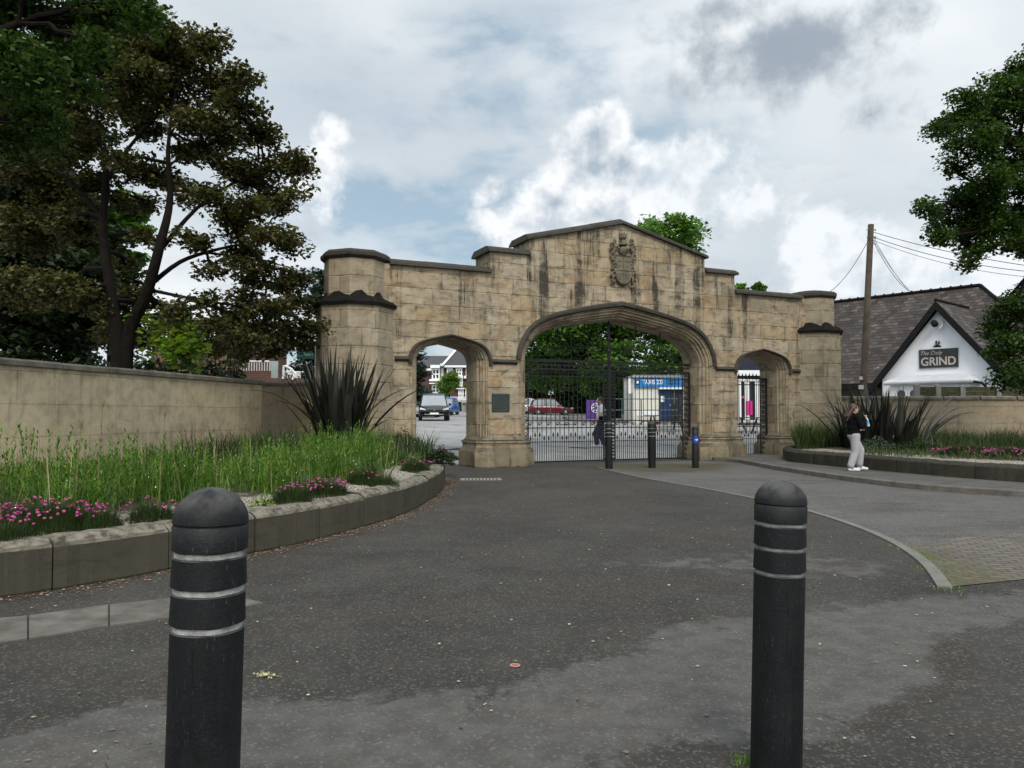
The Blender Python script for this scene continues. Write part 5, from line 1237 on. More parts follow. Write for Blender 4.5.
# ------------------------------------------------------------------ telegraph pole and wires
pb = Vector((P(860, 415, 28.6).x, 28.6, .3)); pt = P(871, 224.5, 28.6)
tpole = empty('telegraph_pole', pb, 'tall leaning timber telegraph pole behind the right wall', 'telegraph pole'); d_ = pt - pb
mb = MB(); mb.tube([d_ * (i / 10) for i in range(11)], [.135 - .03 * i / 10 for i in range(11)], 14); mb.build('pole', simple('grey_brown_pole_timber', (.085, .065, .047), .9, .45, 3, .8, 22), tpole, smooth=True)
mb = MB(); mb.box(-.09, .09, -.15, -.10, 2.15, 2.30); mb.box(-.06, .06, -.15, -.1, 2.5, 2.62)
mb.build('plate', simple('pole_tag', (.45, .45, .42), .6, .1, 8), tpole)
mb = MB()
for z in (.18, .45, .72): mb.box(-.17, .17, -.03, .03, d_.z - z - .03, d_.z - z, Matrix.Translation((d_.x, 0, 0)))
for z in (.2, .5): mb.ell((d_.x + .16, 0, d_.z - z), (.03, .03, .05), 8, 5)
mb.build('cable_hook', M_METAL, tpole)
def wire(label, a, b, sag, r=.011, grp='wires strung from the telegraph pole'):
    a = Vector(a); b = Vector(b); o = empty('overhead_wire', a, label, 'wire', grp); mb = MB(); d_ = b - a
    mb.tube([d_ * (i / 16) - Vector((0, 0, sag * 4 * (i / 16) * (1 - i / 16))) for i in range(17)], r, 5); mb.build('cable', M_BLKPAINT, o, smooth='full')
wire('single wire running down left from the pole towards the gate', P(868, 241, 28.6), P(828, 293, 33), .25)
wire('topmost wire running right from the pole into the oak', P(873, 232, 28.6), P(1060, 270, 24), .15)
wire('second wire running right from the pole into the oak', P(873, 237, 28.6), P(1060, 274, 24), .25)
wire('third wire running right just below the second', P(873, 240, 28.6), P(1060, 279, 24), .3, .008)
wire('steeper wire falling from the pole to the cafe roof, left of three', P(873, 241, 28.6), P(909, 291, 36.5), .25)
wire('middle of three steep wires falling to the cafe roof', P(873, 239, 28.6), P(914, 294, 36.2), .22, .008)
wire('right of three steep wires falling to the cafe roof', P(873, 236, 28.6), P(919, 300, 35.8), .3, .008)

# ------------------------------------------------------------------ cafe
CA = math.atan2(-.76, .65); C0 = Vector((18.4, 33.0, .25))
cafe = empty('cafe_building', C0, 'white gabled cafe with a dark brown tiled roof behind the right wall', 'building', rz=CA)
zo = -C0.z
def L(z): return z + zo
mb = MB(); mb.loft([[(x, y, z) for x, z in ((-2.45, 0), (2.45, 0), (2.45, L(3.1)), (0, L(6.05)), (-2.45, L(3.1)))] for y in (0, 5)]); mb.build('gable_wall', M_WHITE, cafe)
mb = MB(); mb.box(-7.8, 4.6, .75, 8.4, 0, L(3.0)); mb.build('wall', simple('brown_wall', (.10, .08, .065), .9, .3, 2), cafe)
# main hipped roof
ez, rz_, ye, yr = L(2.98), L(7.55), .35, 4.55; xl, xr = -8., 5.1; rx0, rx1 = -8., .15
mb = MB(); mb.add([(xl, ye, ez), (xr, ye, ez), (rx1, yr, rz_), (rx0, yr, rz_), (xl, 2 * yr - ye, ez), (xr, 2 * yr - ye, ez)], [(0, 1, 2, 3), (1, 5, 2), (5, 4, 3, 2), (4, 0, 3), (0, 4, 5, 1)])
rf = mb.build('roof', M_SLATE, cafe, fix=True)
uvl = rf.data.uv_layers.new(name='UV')
def slope_uv(me):
    uvl = me.uv_layers[0]
    for p in me.polygons:
        n = p.normal; t = Vector((0, 0, 1)).cross(n)
        t = t.normalized() if t.length > .01 else Vector((1, 0, 0)); s_ = n.cross(t)
        for li in p.loop_indices:
            c = me.vertices[me.loops[li].vertex_index].co; uvl.data[li].uv = (c.dot(t), c.dot(s_))
slope_uv(rf.data)
mb = MB(); mb.tube([(rx0, yr, rz_ + .03), (rx1, yr, rz_ + .03)], .09, 6); mb.tube([(rx1, yr, rz_ + .03), (xr, ye, ez + .03)], .08, 6)
for x in np.arange(-7.9, 0, .45): mb.tube([(x, yr, rz_ + .05), (x + .05, yr, rz_ + .05)], .11, 6)
mb.build('ridge_tiles', M_BLACK, rf)
mb = MB(); mb.box(xl, -2.6, ye - .05, ye + .02, ez - .22, ez - .02); mb.box(2.6, xr, ye - .05, ye + .02, ez - .22, ez - .02); mb.build('gutter', M_BLKPAINT, cafe)
# gable wing roof
for sg in (-1, 1):
    e = Vector((sg * 2.85, 0, L(2.72))); a = Vector((0, 0, L(6.28))); yy0, yy1 = -.32, 4.2
    nrm = Vector((sg * (a.z - e.z), 0, abs(e.x))).normalized() * .09
    mb = MB(); mb.loft([[(p.x, y, p.z) for p in (e, a, a + Vector((0, 0, .12)), e + nrm)] for y in (yy0, yy1)])
    w_ = mb.build('roof_slope', M_SLATE, cafe); w_.data.uv_layers.new(name='UV'); slope_uv(w_.data)
    mb = MB(); q = Vector((0, 0, -.28)); mb.loft([[(p.x, y, p.z) for p in (e + q * .9, a + q, a + Vector((0, 0, .10)), e + Vector((0, 0, .10)))] for y in (yy0 - .045, yy0 - .003)]); mb.build('bargeboard', M_BLKPAINT, cafe)
mb = MB(); mb.tube([(0, -.33, L(6.42)), (0, 3.4, L(6.42))], .07, 6); mb.build('ridge_tiles', M_BLACK, cafe)
# bay with flat lead canopy and arched windows
mb = MB(); mb.box(-1.72, 1.42, -.9, -.002, 0, L(2.80)); bay = mb.build('bay', M_WPAINT, cafe)
mb = MB(); mb.loft([[(a, y0, z), (b, y0, z), (b, -.002, z), (a, -.002, z)] for a, b, y0, z in ((-1.92, 1.60, -1.1, L(2.80)), (-1.95, 1.63, -1.13, L(2.86)), (-1.95, 1.63, -1.13, L(2.93)), (-1.55, 1.22, -.45, L(3.22)))]); bevel(mb.build('canopy', simple('pale_lead', (.5, .51, .53), .6, .12, 2), bay), .02)
for cx, wv in ((-1.25, .40), (-.72, .40), (-.1, .40), (.5, .40), (1.0, .3)):
    n = 10; hw = wv / 2
    arc = [(cx - hw, L(1.3))] + [(cx + hw * -math.cos(math.pi * i / n), L(2.42) + hw * .9 * math.sin(math.pi * i / n)) for i in range(n + 1)] + [(cx + hw, L(1.3))]
    mb = MB(); mb.loft([[(x, y, z) for x, z in arc] for y in (-.915, -.897)]); wi = mb.build('window', M_GLASS, bay)
    mb = MB(); mb.tube([(x, -.915, z) for x, z in arc], .028, 5); mb.build('frame', M_WPAINT, wi)
mb = MB(); mb.tube([(1.62, -1.05, L(2.85)), (1.8, -.6, L(2.8)), (1.8, -.05, L(2.6)), (1.8, -.05, 0)], .05, 8); mb.build('downpipe', M_BLKPAINT, cafe)
for cx in (-3.6, -4.8, -6.2):
    mb = MB(); mb.box(cx - .45, cx + .45, .70, .745, L(1.5), L(2.6)); wi = mb.build('window', M_GLASS, cafe)
    mb = MB()
    for x in (-.45, 0, .45): mb.box(cx + x - .03, cx + x + .03, .66, .70, L(1.5), L(2.6))
    for z in (1.5, 2.3, 2.6): mb.box(cx - .48, cx + .48, .655, .698, L(z) - .03, L(z) + .03)
    mb.build('frame', M_WOOD, wi)
# floodlight, alarm box
o = empty('floodlight', cafe.matrix_world @ Vector((0, 0, 0)), 'small dark floodlight with a white bracket under the gable apex', 'lamp', rz=CA); o.location = C0
mb = MB(); mb.lathe([(.10, 0), (.14, .05), (.13, .22), (.05, .26)], 12, M=Matrix.Translation((-.06, -.22, L(5.36))) @ Matrix.Rotation(R(65), 4, 'X')); mb.build('housing', M_BLKPAINT, o)
mb = MB(); mb.tube([(.05, -.002, L(5.62)), (.2, -.12, L(5.52)), (.2, -.2, L(5.32)), (.08, -.22, L(5.2))], .035, 6); mb.box(-.02, .16, -.03, -.002, L(5.5), L(5.7)); mb.build('bracket', M_WPAINT, o)
o = empty('swan_lamp', C0, 'small wall lamp above the dark cafe sign', 'lamp', rz=CA)
mb = MB(); mb.tube([(.02, -.002, L(4.62)), (.02, -.22, L(4.66)), (.02, -.3, L(4.55))], .022, 6); mb.build('arm', M_METAL, o)
mb = MB(); mb.lathe([(.05, .1), (.16, 0), (.15, -.02), (.04, .06)], 12, (.02, -.3, L(4.42))); mb.box(-.12, .02, -.14, -.002, L(4.56), L(4.68)); mb.build('shade', M_BLKPAINT, o)
def cxz(px, py, y=-.03):
    a, f, u = ray(px, py); e2 = Vector((math.cos(CA + math.pi / 2), math.sin(CA + math.pi / 2), 0)); e1 = Vector((math.cos(CA), math.sin(CA), 0)); o_ = Vector((C0.x, C0.y, 0)) + e2 * y
    k_ = o_.dot(e2) / Vector((a, f, 0)).dot(e2); p = Vector((a * k_, f * k_, 0)) - o_; return p.dot(e1), EYE + u * k_ - C0.z
x0, z1 = cxz(919, 350); x1, z0 = cxz(958.5, 367); 
sgn = empty('cafe_sign', C0, 'dark rectangular sign with pale lettering on the white cafe gable', 'sign', rz=CA)
mb = MB(); mb.box(x0, x1, -.055, -.003, z0, z1); bd = bevel(mb.build('board', simple('dark_signboard', (.025, .028, .028), .5, .15, 3), sgn), .008)
mb = MB(); W_ = x1 - x0; H_ = z1 - z0
mb.box(x0, x1, -.062, -.054, z1 - .02, z1); mb.box(x0, x1, -.062, -.054, z0, z0 + .02); mb.build('edging', simple('grey_edging', (.12, .12, .12), .5, .1, 3), sgn)
text('GRIND', H_ * .60, M_TEXTS, sgn, ((x0 + x1) / 2, -.058, z0 + H_ * .33), bold=.010, sx=W_ / (H_ * .60) / 3.45)
text('The Daily', H_ * .30, M_TEXTS, sgn, (x0 + W_ * .31, -.058, z0 + H_ * .79), bold=-.001, shear=.35, sx=.95)
# timber fence on the right wall
fe = empty('panel_fence', (13.6, 28.5, 0), 'mossy timber fence with concrete posts behind the right wall', 'fence')
fx = [P(px, 390, 28.5).x for px in (916.5, 937.5, 962, 998)] + [21.4, 23.2]
for i, x in enumerate(fx):
    mb = MB(); z = 2.62 - i * .03; mb.box(x - .09, x + .09, 28.42, 28.56, .2, z); mb.loft([[(x - .09, 28.42, z), (x + .09, 28.42, z), (x + .09, 28.56, z), (x - .09, 28.56, z)], [(x - .02, 28.47, z + .05), (x + .02, 28.47, z + .05), (x + .02, 28.51, z + .05), (x - .02, 28.51, z + .05)]]); mb.build('post', M_CONC, fe, world=True)
for i in range(len(fx) - 1):
    mb = MB()
    for k_ in range(14): mb.box(fx[i] + .09, fx[i + 1] - .09, 28.47 + (k_ % 2) * .012, 28.49 + (k_ % 2) * .012, .3 + k_ * .16, .3 + k_ * .16 + .157)
    mb.build('panel', simple('mossy_fence_boards', (.035, .03, .018), .95, .5, 4, .6, 20, col2=(.07, .07, .025)), fe, world=True)

# ------------------------------------------------------------------ beyond the gate: vehicles
M_CARBLK = simple('dark_metallic_paint', (.006, .007, .009), .25, .1, 2, spec=.5); M_CARRED = simple('dark_red_car_paint', (.10, .004, .010), .28, .1, 2, spec=.6)
M_CARBLUE = simple('blue_car_paint', (.02, .10, .35), .28, .1, 2, spec=.6); M_CARWHT = simple('white_car_paint', (.75, .76, .77), .3, .04, 2, spec=.6)
M_CGLASS = simple('car_window_glass', (.25, .28, .30), .05, .1, 2, spec=1.); M_LAMP = simple('headlamp_glass', (.6, .62, .65), .1, .1, 8, spec=1.); M_REDL = simple('tail_lamp_glass', (.35, .01, .01), .15, .1, 8)  # car glass base paled: reflected white sky put into the colour
M_CHROME = simple('chrome_trim', (.5, .5, .52), .2, .1, 5, metal=.9); M_PLATE = simple('number_plate', (.75, .75, .72), .5, .04, 6)
def car(name, label, cat, loc, rz, paint, Ln=4.4, Wd=1.84, Ht=1.65, van=False, group=None):
    """front faces -y"""
    o = empty(name, loc, label, cat, group, rz=rz); h = Wd / 2; hl = Ln / 2; bt = Ht * .56; cl = Ht * .15
    st = [(-hl, .50, .86, cl + .12), (-hl + .10, .62, .96, cl + .02), (-hl + .45, .80, 1., cl), (-hl + 1.15, .97, 1., cl), (-hl + 1.5, 1.02, 1., cl), (0, 1.04, 1.01, cl), (hl - .5, 1.04, 1., cl), (hl - .1, .98, .96, cl + .05), (hl, .8, .88, cl + .18)]
    rings = []
    for y, zt, w_, zb in st:
        z = bt * zt; rings.append([(-h * w_ * .94, y, zb), (-h * w_, y, zb + .15), (-h * w_, y, z * .62 + zb * .3), (-h * w_ * .985, y, z * .9), (-h * w_ * .90, y, z), (0, y, z + .025), (h * w_ * .90, y, z), (h * w_ * .985, y, z * .9), (h * w_, y, z * .62 + zb * .3), (h * w_, y, zb + .15), (h * w_ * .94, y, zb)])
    mb = MB(); mb.loft(rings); body = mb.build('body', paint, o, smooth=True)
    yf, yr_ = (-hl + 1.12, hl - .12) if not van else (-hl + .7, hl - .06)
    g = [(yf, bt - .02, .86), (yf + .62, Ht - .10, .73), (yf + 1.0, Ht - .035, .71), (yr_ - .75, Ht - .04, .71), (yr_ - .35, Ht - .14, .74), (yr_, bt - .02, .84)]
    rings = [[(-h * .90, y, bt - .06), (-h * w_, y, z), (h * w_, y, z), (h * .90, y, bt - .06)] if 0 < i < 5 else [(-h * .90, y, bt - .06), (-h * w_, y, bt - .05), (h * w_, y, bt - .05), (h * .90, y, bt - .06)] for i, (y, z, w_) in enumerate(g)]
    mb = MB(); mb.loft(rings); mb.build('windows', M_CGLASS if not van else paint, o)
    mb = MB(); mb.loft([[(-h * .73, yf + .60, Ht - .105), (h * .73, yf + .60, Ht - .105), (h * .735, yf + .60, Ht - .08), (-h * .735, yf + .60, Ht - .08)], [(-h * .73, yf + 1., Ht - .06), (h * .73, yf + 1., Ht - .06), (h * .71, yf + 1., Ht), (-h * .71, yf + 1., Ht)], [(-h * .73, yr_ - .7, Ht - .06), (h * .73, yr_ - .7, Ht - .06), (h * .71, yr_ - .7, Ht - .01), (-h * .71, yr_ - .7, Ht - .01)], [(-h * .75, yr_ - .3, Ht - .17), (h * .75, yr_ - .3, Ht - .17), (h * .75, yr_ - .3, Ht - .13), (-h * .75, yr_ - .3, Ht - .13)]])
    mb.build('roof_panel', paint, o, smooth=True)
    mb = MB()
    for sg in (-1, 1):
        mb.tube([(sg * h * .87, yf + .02, bt - .04), (sg * h * .735, yf + .62, Ht - .09)], .035, 6); mb.tube([(sg * h * .85, yr_ - .02, bt - .04), (sg * h * .75, yr_ - .33, Ht - .14)], .05, 6)
        ym = (yf + yr_) / 2 + .1; mb.tube([(sg * h * .905, ym, bt - .06), (sg * h * .725, ym, Ht - .05)], .035, 6)
        mb.tube([(sg * h * .735, yf + .62, Ht - .08), (sg * h * .715, yf + 1, Ht - .04), (sg * h * .715, yr_ - .75, Ht - .05), (sg * h * .75, yr_ - .33, Ht - .14)], .03, 6)
    mb.build('pillars', paint, o)
    for sx_ in (-1, 1):
        for wy in (-hl + .82, hl - .82):
            Mx = Matrix.Translation((sx_ * (h - .11), wy, .34)) @ Matrix.Rotation(R(90), 4, 'Y')
            mb = MB(); mb.lathe([(.22, -.11), (.31, -.115), (.34, -.08), (.34, .08), (.31, .115), (.22, .11)], 20, M=Mx); wh = mb.build('wheel', M_RUBBER, o)
            mb = MB(); mb.lathe([(.02, -.118), (.21, -.105), (.225, -.112), (.225, .112), (.21, .105), (.02, .118)], 14, M=Mx); mb.build('rim', M_METAL, wh)
        mb = MB(); mb.loft([[(sx_ * h * a, y, z) for a, z in ((.52, bt * .66), (.93, bt * .70), (.90, bt * .84), (.60, bt * .76))] for y in (-hl - .02 + .10, -hl + .25)]); mb.build('headlight', M_LAMP, o)
        mb = MB(); mb.box(min(sx_ * h * .74, sx_ * h * .95), max(sx_ * h * .74, sx_ * h * .95), hl - .12, hl - .0, bt * .68, bt * .84); mb.build('tail_light', M_REDL, o)
        mb = MB(); mb.ell((sx_ * (h + .06), yf + .35, bt + .06), (.10, .07, .075), 10, 6); mb.build('wing_mirror', paint, o)
    mb = MB(); mb.box(-h * .5, h * .5, -hl + .0, -hl + .12, bt * .55, bt * .74); gr = mb.build('grille', M_RUBBER, o)
    mb = MB(); mb.box(-h * .5, h * .5, -hl - .01, -hl + .01, bt * .72, bt * .745); mb.lathe([(.055, -.01), (.06, .01)], 4, M=Matrix.Translation((0, -hl - .012, bt * .68)) @ Matrix.Rotation(R(90), 4, 'X')); mb.box(-h * .62, h * .62, -hl - .005, -hl + .05, cl + .10, cl + .15); mb.build('chrome_strip', M_CHROME, gr)
    mb = MB(); mb.box(-.26, .26, -hl - .03, -hl + .01, bt * .40, bt * .51); mb.build('number_plate', M_PLATE, o)
    mb = MB(); mb.box(-.26, .26, hl - .01, hl + .02, bt * .5, bt * .61); mb.build('number_plate', M_PLATE, o)
    return o
def on(px, Y): p = P(px, 415, Y); return Vector((p.x, Y, gz(p.x, Y)))
car('suv', 'black suv facing the camera seen through the small left arch', 'car', on(433.5, 48), R(7), M_CARBLK, 4.4, 1.86, 1.66)
car('parked_car', 'white car mostly hidden behind the black suv', 'car', on(427, 58), R(2), M_CARWHT, 4.3, 1.8, 1.5)
car('parked_car', 'small blue car behind the right side of the black suv', 'car', on(446, 66), R(-8), M_CARBLUE, 3.9, 1.7, 1.48)
car('parked_car', 'dark red hatchback seen side on through the left gate leaf', 'car', on(551, 70) + Vector((0, 0, -.05)), R(92), M_CARRED, 4.1, 1.75, 1.52)
car('parked_car', 'pale car behind the red one at the left edge of the wide arch', 'car', on(529, 73), R(80), M_CARWHT, 4.1, 1.75, 1.5)

# ------------------------------------------------------------------ houses beyond the left arch
YH = 88.; hx = lambda px: P(px, 415, YH).x; hz = lambda py: P(450, py, YH).z
gH = gz(hx(445), YH)
M_DBRICK = simple('dark_purple_brick', (.085, .04, .035), .9, .25, 3)
M_HROOF = simple('slate_roof', (.045, .047, .052), .7, .2, 3)
hs = empty('terraced_house', (hx(455), YH, gH), 'dark brick houses with white windows and slate roofs seen through the small left arch', 'house')
def hbox(name, px0, px1, py1, py0, d0, d1, mat, parent=hs):
    mb = MB(); mb.box(hx(px0), hx(px1), YH + d0, YH + d1, hz(py0), hz(py1)); o = mb.build(name, mat, parent)
    return o
def placed(o, par):   # shift world-built mesh into its thing
    L_ = hs.location; o.data.transform(Matrix.Translation(-L_)); return o
for o_ in (hbox('wall', 441, 500, 366, 412, 0, 9, M_DBRICK), hbox('wall', 405, 441, 368, 412, -1.2, 9, M_DBRICK), hbox('cornice', 440, 500, 365.6, 367.6, -.5, -.0, M_WPAINT), hbox('cornice', 432, 441, 366, 369, -1.9, -1.21, M_WPAINT), hbox('corner_pier', 440.5, 443.5, 364, 402, -.7, -.01, M_WPAINT)): placed(o_, hs)
mb = MB(); z0, z1 = hz(366), hz(343); mb.add([(hx(443), YH - .5, z0), (hx(505), YH - .5, z0), (hx(505), YH + 5, z1), (hx(456), YH + 5, z1), (hx(443), YH + 10, z0), (hx(505), YH + 10, z0)], [(0, 1, 2, 3), (4, 0, 3), (5, 4, 3, 2), (0, 4, 5, 1)]); placed(mb.build('roof', M_HROOF, hs), hs)
mb = MB(); mb.tube([(hx(443), YH - .55, z0 + .1), (hx(456), YH + 5, z1 + .1)], .14, 5); placed(mb.build('roof_verge', M_WPAINT, hs), hs)
z0, z1 = hz(368), hz(352.5); mb = MB(); mb.add([(hx(404), YH - 1.5, z0), (hx(444), YH - 1.5, z0), (hx(450), YH + 5, z1), (hx(404), YH + 5, z1), (hx(404), YH + 10, z0), (hx(444), YH + 10, z0)], [(0, 1, 2, 3), (1, 5, 2), (5, 4, 3, 2), (4, 0, 3), (0, 4, 5, 1)]); placed(mb.build('roof', M_HROOF, hs), hs)
for a, b, c, e, d0 in ((447.5, 452, 369, 375.5, -.0), (456.5, 461.5, 369, 375.5, -.0), (466.5, 471, 369, 375.5, 0), (458, 462, 379, 386, 0), (467, 471, 379, 386, 0), (448, 452, 379, 386, 0), (459, 463, 389, 398, 0), (433.5, 440, 370, 379.5, -1.2), (433.5, 440, 386, 393, -1.2), (466, 470, 389, 398, 0)):
    wi = placed(hbox('window', a + .4, b - .4, c + .4, e - .4, d0 - .08, d0 - .003, M_GLASS), hs)
    mb = MB(); X0, X1, Z0, Z1 = hx(a), hx(b), hz(e), hz(c); y_ = YH + d0
    for x in (X0, (X0 + X1) / 2, X1): mb.box(x - .07, x + .07, y_ - .16, y_ - .082, Z0, Z1)
    for z in (Z0, (Z0 + Z1) / 2, Z1): mb.box(X0 - .1, X1 + .1, y_ - .17, y_ - .083, z - .07, z + .07)
    placed(mb.build('window_frame', M_WPAINT, wi), hs)
for a, b, c, e in ((431, 441, 380, 382), (431, 441, 383.6, 384.6), (428, 433, 369.5, 371.5), (455, 463, 376, 378.5), (464, 470, 376, 378.5), (455, 466, 388, 389.2)): placed(hbox('ledge', a, b, c, e, -2.2 if a < 440 else -.4, -1.22 if a < 440 else -.003, M_WPAINT), hs)
# fence, hedge, young trees before the house
he = empty('hedge', on(463, 80), 'low clipped dark hedge at the end of the street', 'hedge'); L_ = he.location
n = 4200; V, Q_ = leaves(np.column_stack([rng.uniform(-1.6, 2.6, n), rng.uniform(-.5, .5, n), rng.uniform(0, .95, n) ** .8]), .16, .2); fast_mesh('foliage', V, Q_, M_L_DARK, he)
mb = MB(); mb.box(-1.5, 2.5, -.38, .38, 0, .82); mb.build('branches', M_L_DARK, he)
o = empty('litter_bin', on(464, 77), 'small grey bin in front of the distant hedge', 'bin'); mb = MB(); mb.lathe([(.22, 0), (.28, .9), (.30, .92), (.30, .97), (.2, 1.05), (.02, 1.08)], 14); mb.build('bin_body', M_METAL, o); mb = MB(); mb.box(-.14, .14, -.31, -.24, .72, .84); mb.build('slot', M_RUBBER, o)
fe = empty('picket_fence', on(452, 84), 'white picket fence in front of the distant house', 'fence'); mb = MB()
for i in range(34): mb.box(-1.6 + i * .14, -1.53 + i * .14, -.02, .02, 0, 1.5)
mb.build('pickets', M_WPAINT, fe); mb = MB(); mb.box(-1.7, 3.3, -.05, -.021, 1.1, 1.2); mb.box(-1.7, 3.3, -.05, -.021, .3, .4); mb.build('rail', M_WPAINT, fe)
def small_tree(label, px, py, rpx, Y, mat, seed, leaf, dens=.9, n=7):
    g_ = on(px, Y); c = P(px, py, Y); R_ = rpx * Y / F; rd = random.Random(seed)
    lob = [(c.x + rd.uniform(-.6, .6) * R_, Y + rd.uniform(-.5, .5) * R_, c.z + rd.uniform(-.7, .75) * R_, R_ * .45, R_ * .45, R_ * .4) for _ in range(n)]
    return tree('young_tree', label, g_, [[(g_.x, Y, g_.z, .1), (g_.x, Y, c.z, .07), (g_.x, Y, c.z + R_ * .7, .03)]], lob, mat, M_BARK, leaf=leaf, dens=dens, sub=.4, flat=.7, up=.4, seed=seed, twigs=False, nl=45, group='young street trees before the distant house')
M_L_BRIGHT = leaf_mat('light_street_tree_leaves', [(.05, .11, .02), (.10, .20, .035), (.20, .31, .06)], .45, .5)
small_tree('round bright green street tree in the centre of the small left arch', 449, 386, 12, 76, M_L_BRIGHT, 51, .20, .95, 9)
small_tree('narrow bright green street tree at the right edge of the small left arch', 469, 384, 6, 76, M_L_BRIGHT, 52, .18, .9, 6)

# ------------------------------------------------------------------ taxi kiosk
YK = 41.; kx = lambda px: P(px, 415, YK).x; kzf = lambda py: P(650, py, YK).z
kb = on(660, YK); kb.z = 1.03
ko = empty('taxi_kiosk', kb, 'small cream taxi office with a blue name board behind the right gate leaf', 'kiosk')
def kbox(name, a, b, c, e, y0, y1, mat, par=None):
    mb = MB(); mb.box(kx(a) - kb.x, kx(b) - kb.x, y0, y1, kzf(e) - kb.z, kzf(c) - kb.z); return mb.build(name, mat, par or ko)
kbox('wall', 633.5, 690, 377, 427, 0, 3.5, M_CREAM); kbox('roof', 632.5, 691, 375, 377.5, -.15, 3.6, M_METAL)
mb = MB()
for px in np.arange(636, 658, 2.7): mb.box(kx(px) - kb.x - .012, kx(px) - kb.x + .012, -.02, -.001, .3, 1.95)
mb.build('cladding_ribs', M_WPAINT, ko)
dr = kbox('door', 659, 671, 389.5, 420.5, -.05, -.003, M_NAVY); kbox('notice', 660.8, 664, 396, 402, -.062, -.051, M_WPAINT, dr); kbox('door_handle', 669.5, 670.3, 404, 406, -.09, -.051, M_METAL, dr)
wi = kbox('window', 671.3, 683, 389.5, 421, -.05, -.003, M_GLASS); kbox('window_frame', 674, 675, 389.5, 404, -.065, -.051, M_METAL, wi); kbox('step', 656, 690, 421.5, 427.5, -.5, -.055, M_CONC)
wi = kbox('side_window', 637, 657, 410.5, 416, -.04, -.003, M_WPAINT); kbox('door_canopy', 658, 684, 387.6, 389.3, -.28, -.003, M_WPAINT)
ks = kbox('name_board', 634.5, 683.5, 377.8, 387.2, -.14, -.02, M_BLUESIGN)
zc = kzf(382.4) - kb.z
mb = MB(); mb.box(kx(635.6) - kb.x, kx(639) - kb.x, -.16, -.141, zc - .13, zc + .13); mb.build('badge', M_NAVY, ks); mb = MB(); mb.box(kx(636.4) - kb.x, kx(638.2) - kb.x, -.172, -.161, zc - .07, zc + .07); mb.build('badge_mark', M_TEXTW, ks)
text('TAXIS', .34, M_TEXTW, ks, (kx(648.3) - kb.x, -.15, zc), bold=.003, sx=.74); text('207', .34, M_TEXTW, ks, (kx(659.7) - kb.x, -.15, zc), bold=.003, sx=.74); text('2222', .34, M_TEXTK, ks, (kx(673.5) - kb.x, -.15, zc), bold=.003, sx=.95)
o = empty('hanging_sign', on(630.5, 41.2), 'narrow white upright sign left of the taxi office', 'sign'); o.location.z = 1.03
mb = MB(); mb.box(-.10, .10, -.04, .04, kzf(393.5) - 1.03, kzf(377) - 1.03); mb.build('panel', M_WPAINT, o); mb = MB(); mb.tube([(.0, .08, 0), (0, .08, 2.5)], .03, 6); mb.box(-.35, -.1, -.02, .02, kzf(387) - 1.03, kzf(386) - 1.03); mb.build('post', M_METAL, o)
# green rails left of kiosk
ra = empty('handrail', on(622, 40), 'dark teal two bar railing left of the taxi office', 'railing'); mb = MB(); m_teal = simple('teal_paint', (.015, .06, .07), .4, .1, 3)
for z in (1.30, .72): mb.tube([(-1.05, 0, z), (2.9, 0, z)], .028, 6)
mb.build('rail', m_teal, ra)
for x in (-1.0, .0, 1.0, 2.0): mb = MB(); mb.tube([(x, 0, 0), (x, 0, 1.3)], .03, 6); mb.build('post', m_teal, ra)
# picnic table
pc = empty('picnic_table', on(665, 36.5), 'dark timber picnic table in front of the taxi office', 'picnic table', rz=R(8)); mb = MB()
for y in np.arange(-.32, .33, .13): mb.box(-.95, .95, y - .055, y + .055, .70, .74)
bevel(mb.build('table_top', M_WOOD, pc), .006)
for sg in (-1, 1):
    mb = MB()
    for y in (.60, .73): mb.box(-.95, .95, sg * y - .055, sg * y + .055, .42, .455)
    mb.build('seat', M_WOOD, pc)
    for x in (-.62, .62): mb = MB(); mb.loft([[(x - .02, sg * .66, 0), (x + .02, sg * .66, 0), (x + .02, sg * .56, 0), (x - .02, sg * .56, 0)], [(x - .02, sg * .24, .7), (x + .02, sg * .24, .7), (x + .02, sg * .14, .7), (x - .02, sg * .14, .7)]]); mb.build('leg', M_WOOD, pc)
mb = MB()
for x in (-.58, .58): mb.box(x - .02, x + .02, -.78, .78, .36, .42)
mb.build('crossbar', M_WOOD, pc)
# purple board
pp = on(594.3, 44); pb_ = empty('purple_board', pp, 'purple upright board with a white round emblem beyond the gate', 'sign'); zz = lambda py: P(594, py, 44).z - pp.z
m_purp = simple('purple_panel', (.075, .022, .20), .45, .1, 2)
mb = MB(); mb.box(-.47, .50, -.05, .05, zz(419), zz(400)); pn = bevel(mb.build('panel', m_purp, pb_), .01); mb = MB()
for x in (-.35, .38): mb.tube([(x, .08, -.02), (x, .08, zz(401))], .03, 6)
mb.build('post', M_METAL, pb_); mb = MB(); zc = zz(408); 
for i in range(7):
    a = i * math.pi * 2 / 7; mb.tube([(.10 + .10 * math.cos(a), -.058, zc + .10 * math.sin(a)), (.10 + .24 * math.cos(a + .5), -.058, zc + .24 * math.sin(a + .5))], .025, 5)
mb.tube([(.10 + .27 * math.cos(a), -.058, zc + .27 * math.sin(a)) for a in np.linspace(0, 5.2, 22)], .018, 5); mb.build('emblem', M_TEXTW, pn)
# small white notice and posts by the red car
o = empty('notice_board', on(550.7, 60), 'small white notice on a post above the red car', 'sign'); zt = P(550, 389, 60).z - o.location.z; mb = MB(); mb.tube([(0, 0, 0), (0, 0, zt)], .03, 6); mb.build('post', M_METAL, o); mb = MB(); mb.box(-.2, .22, -.06, -.03, zt - .45, zt); mb.build('panel', M_WPAINT, o)
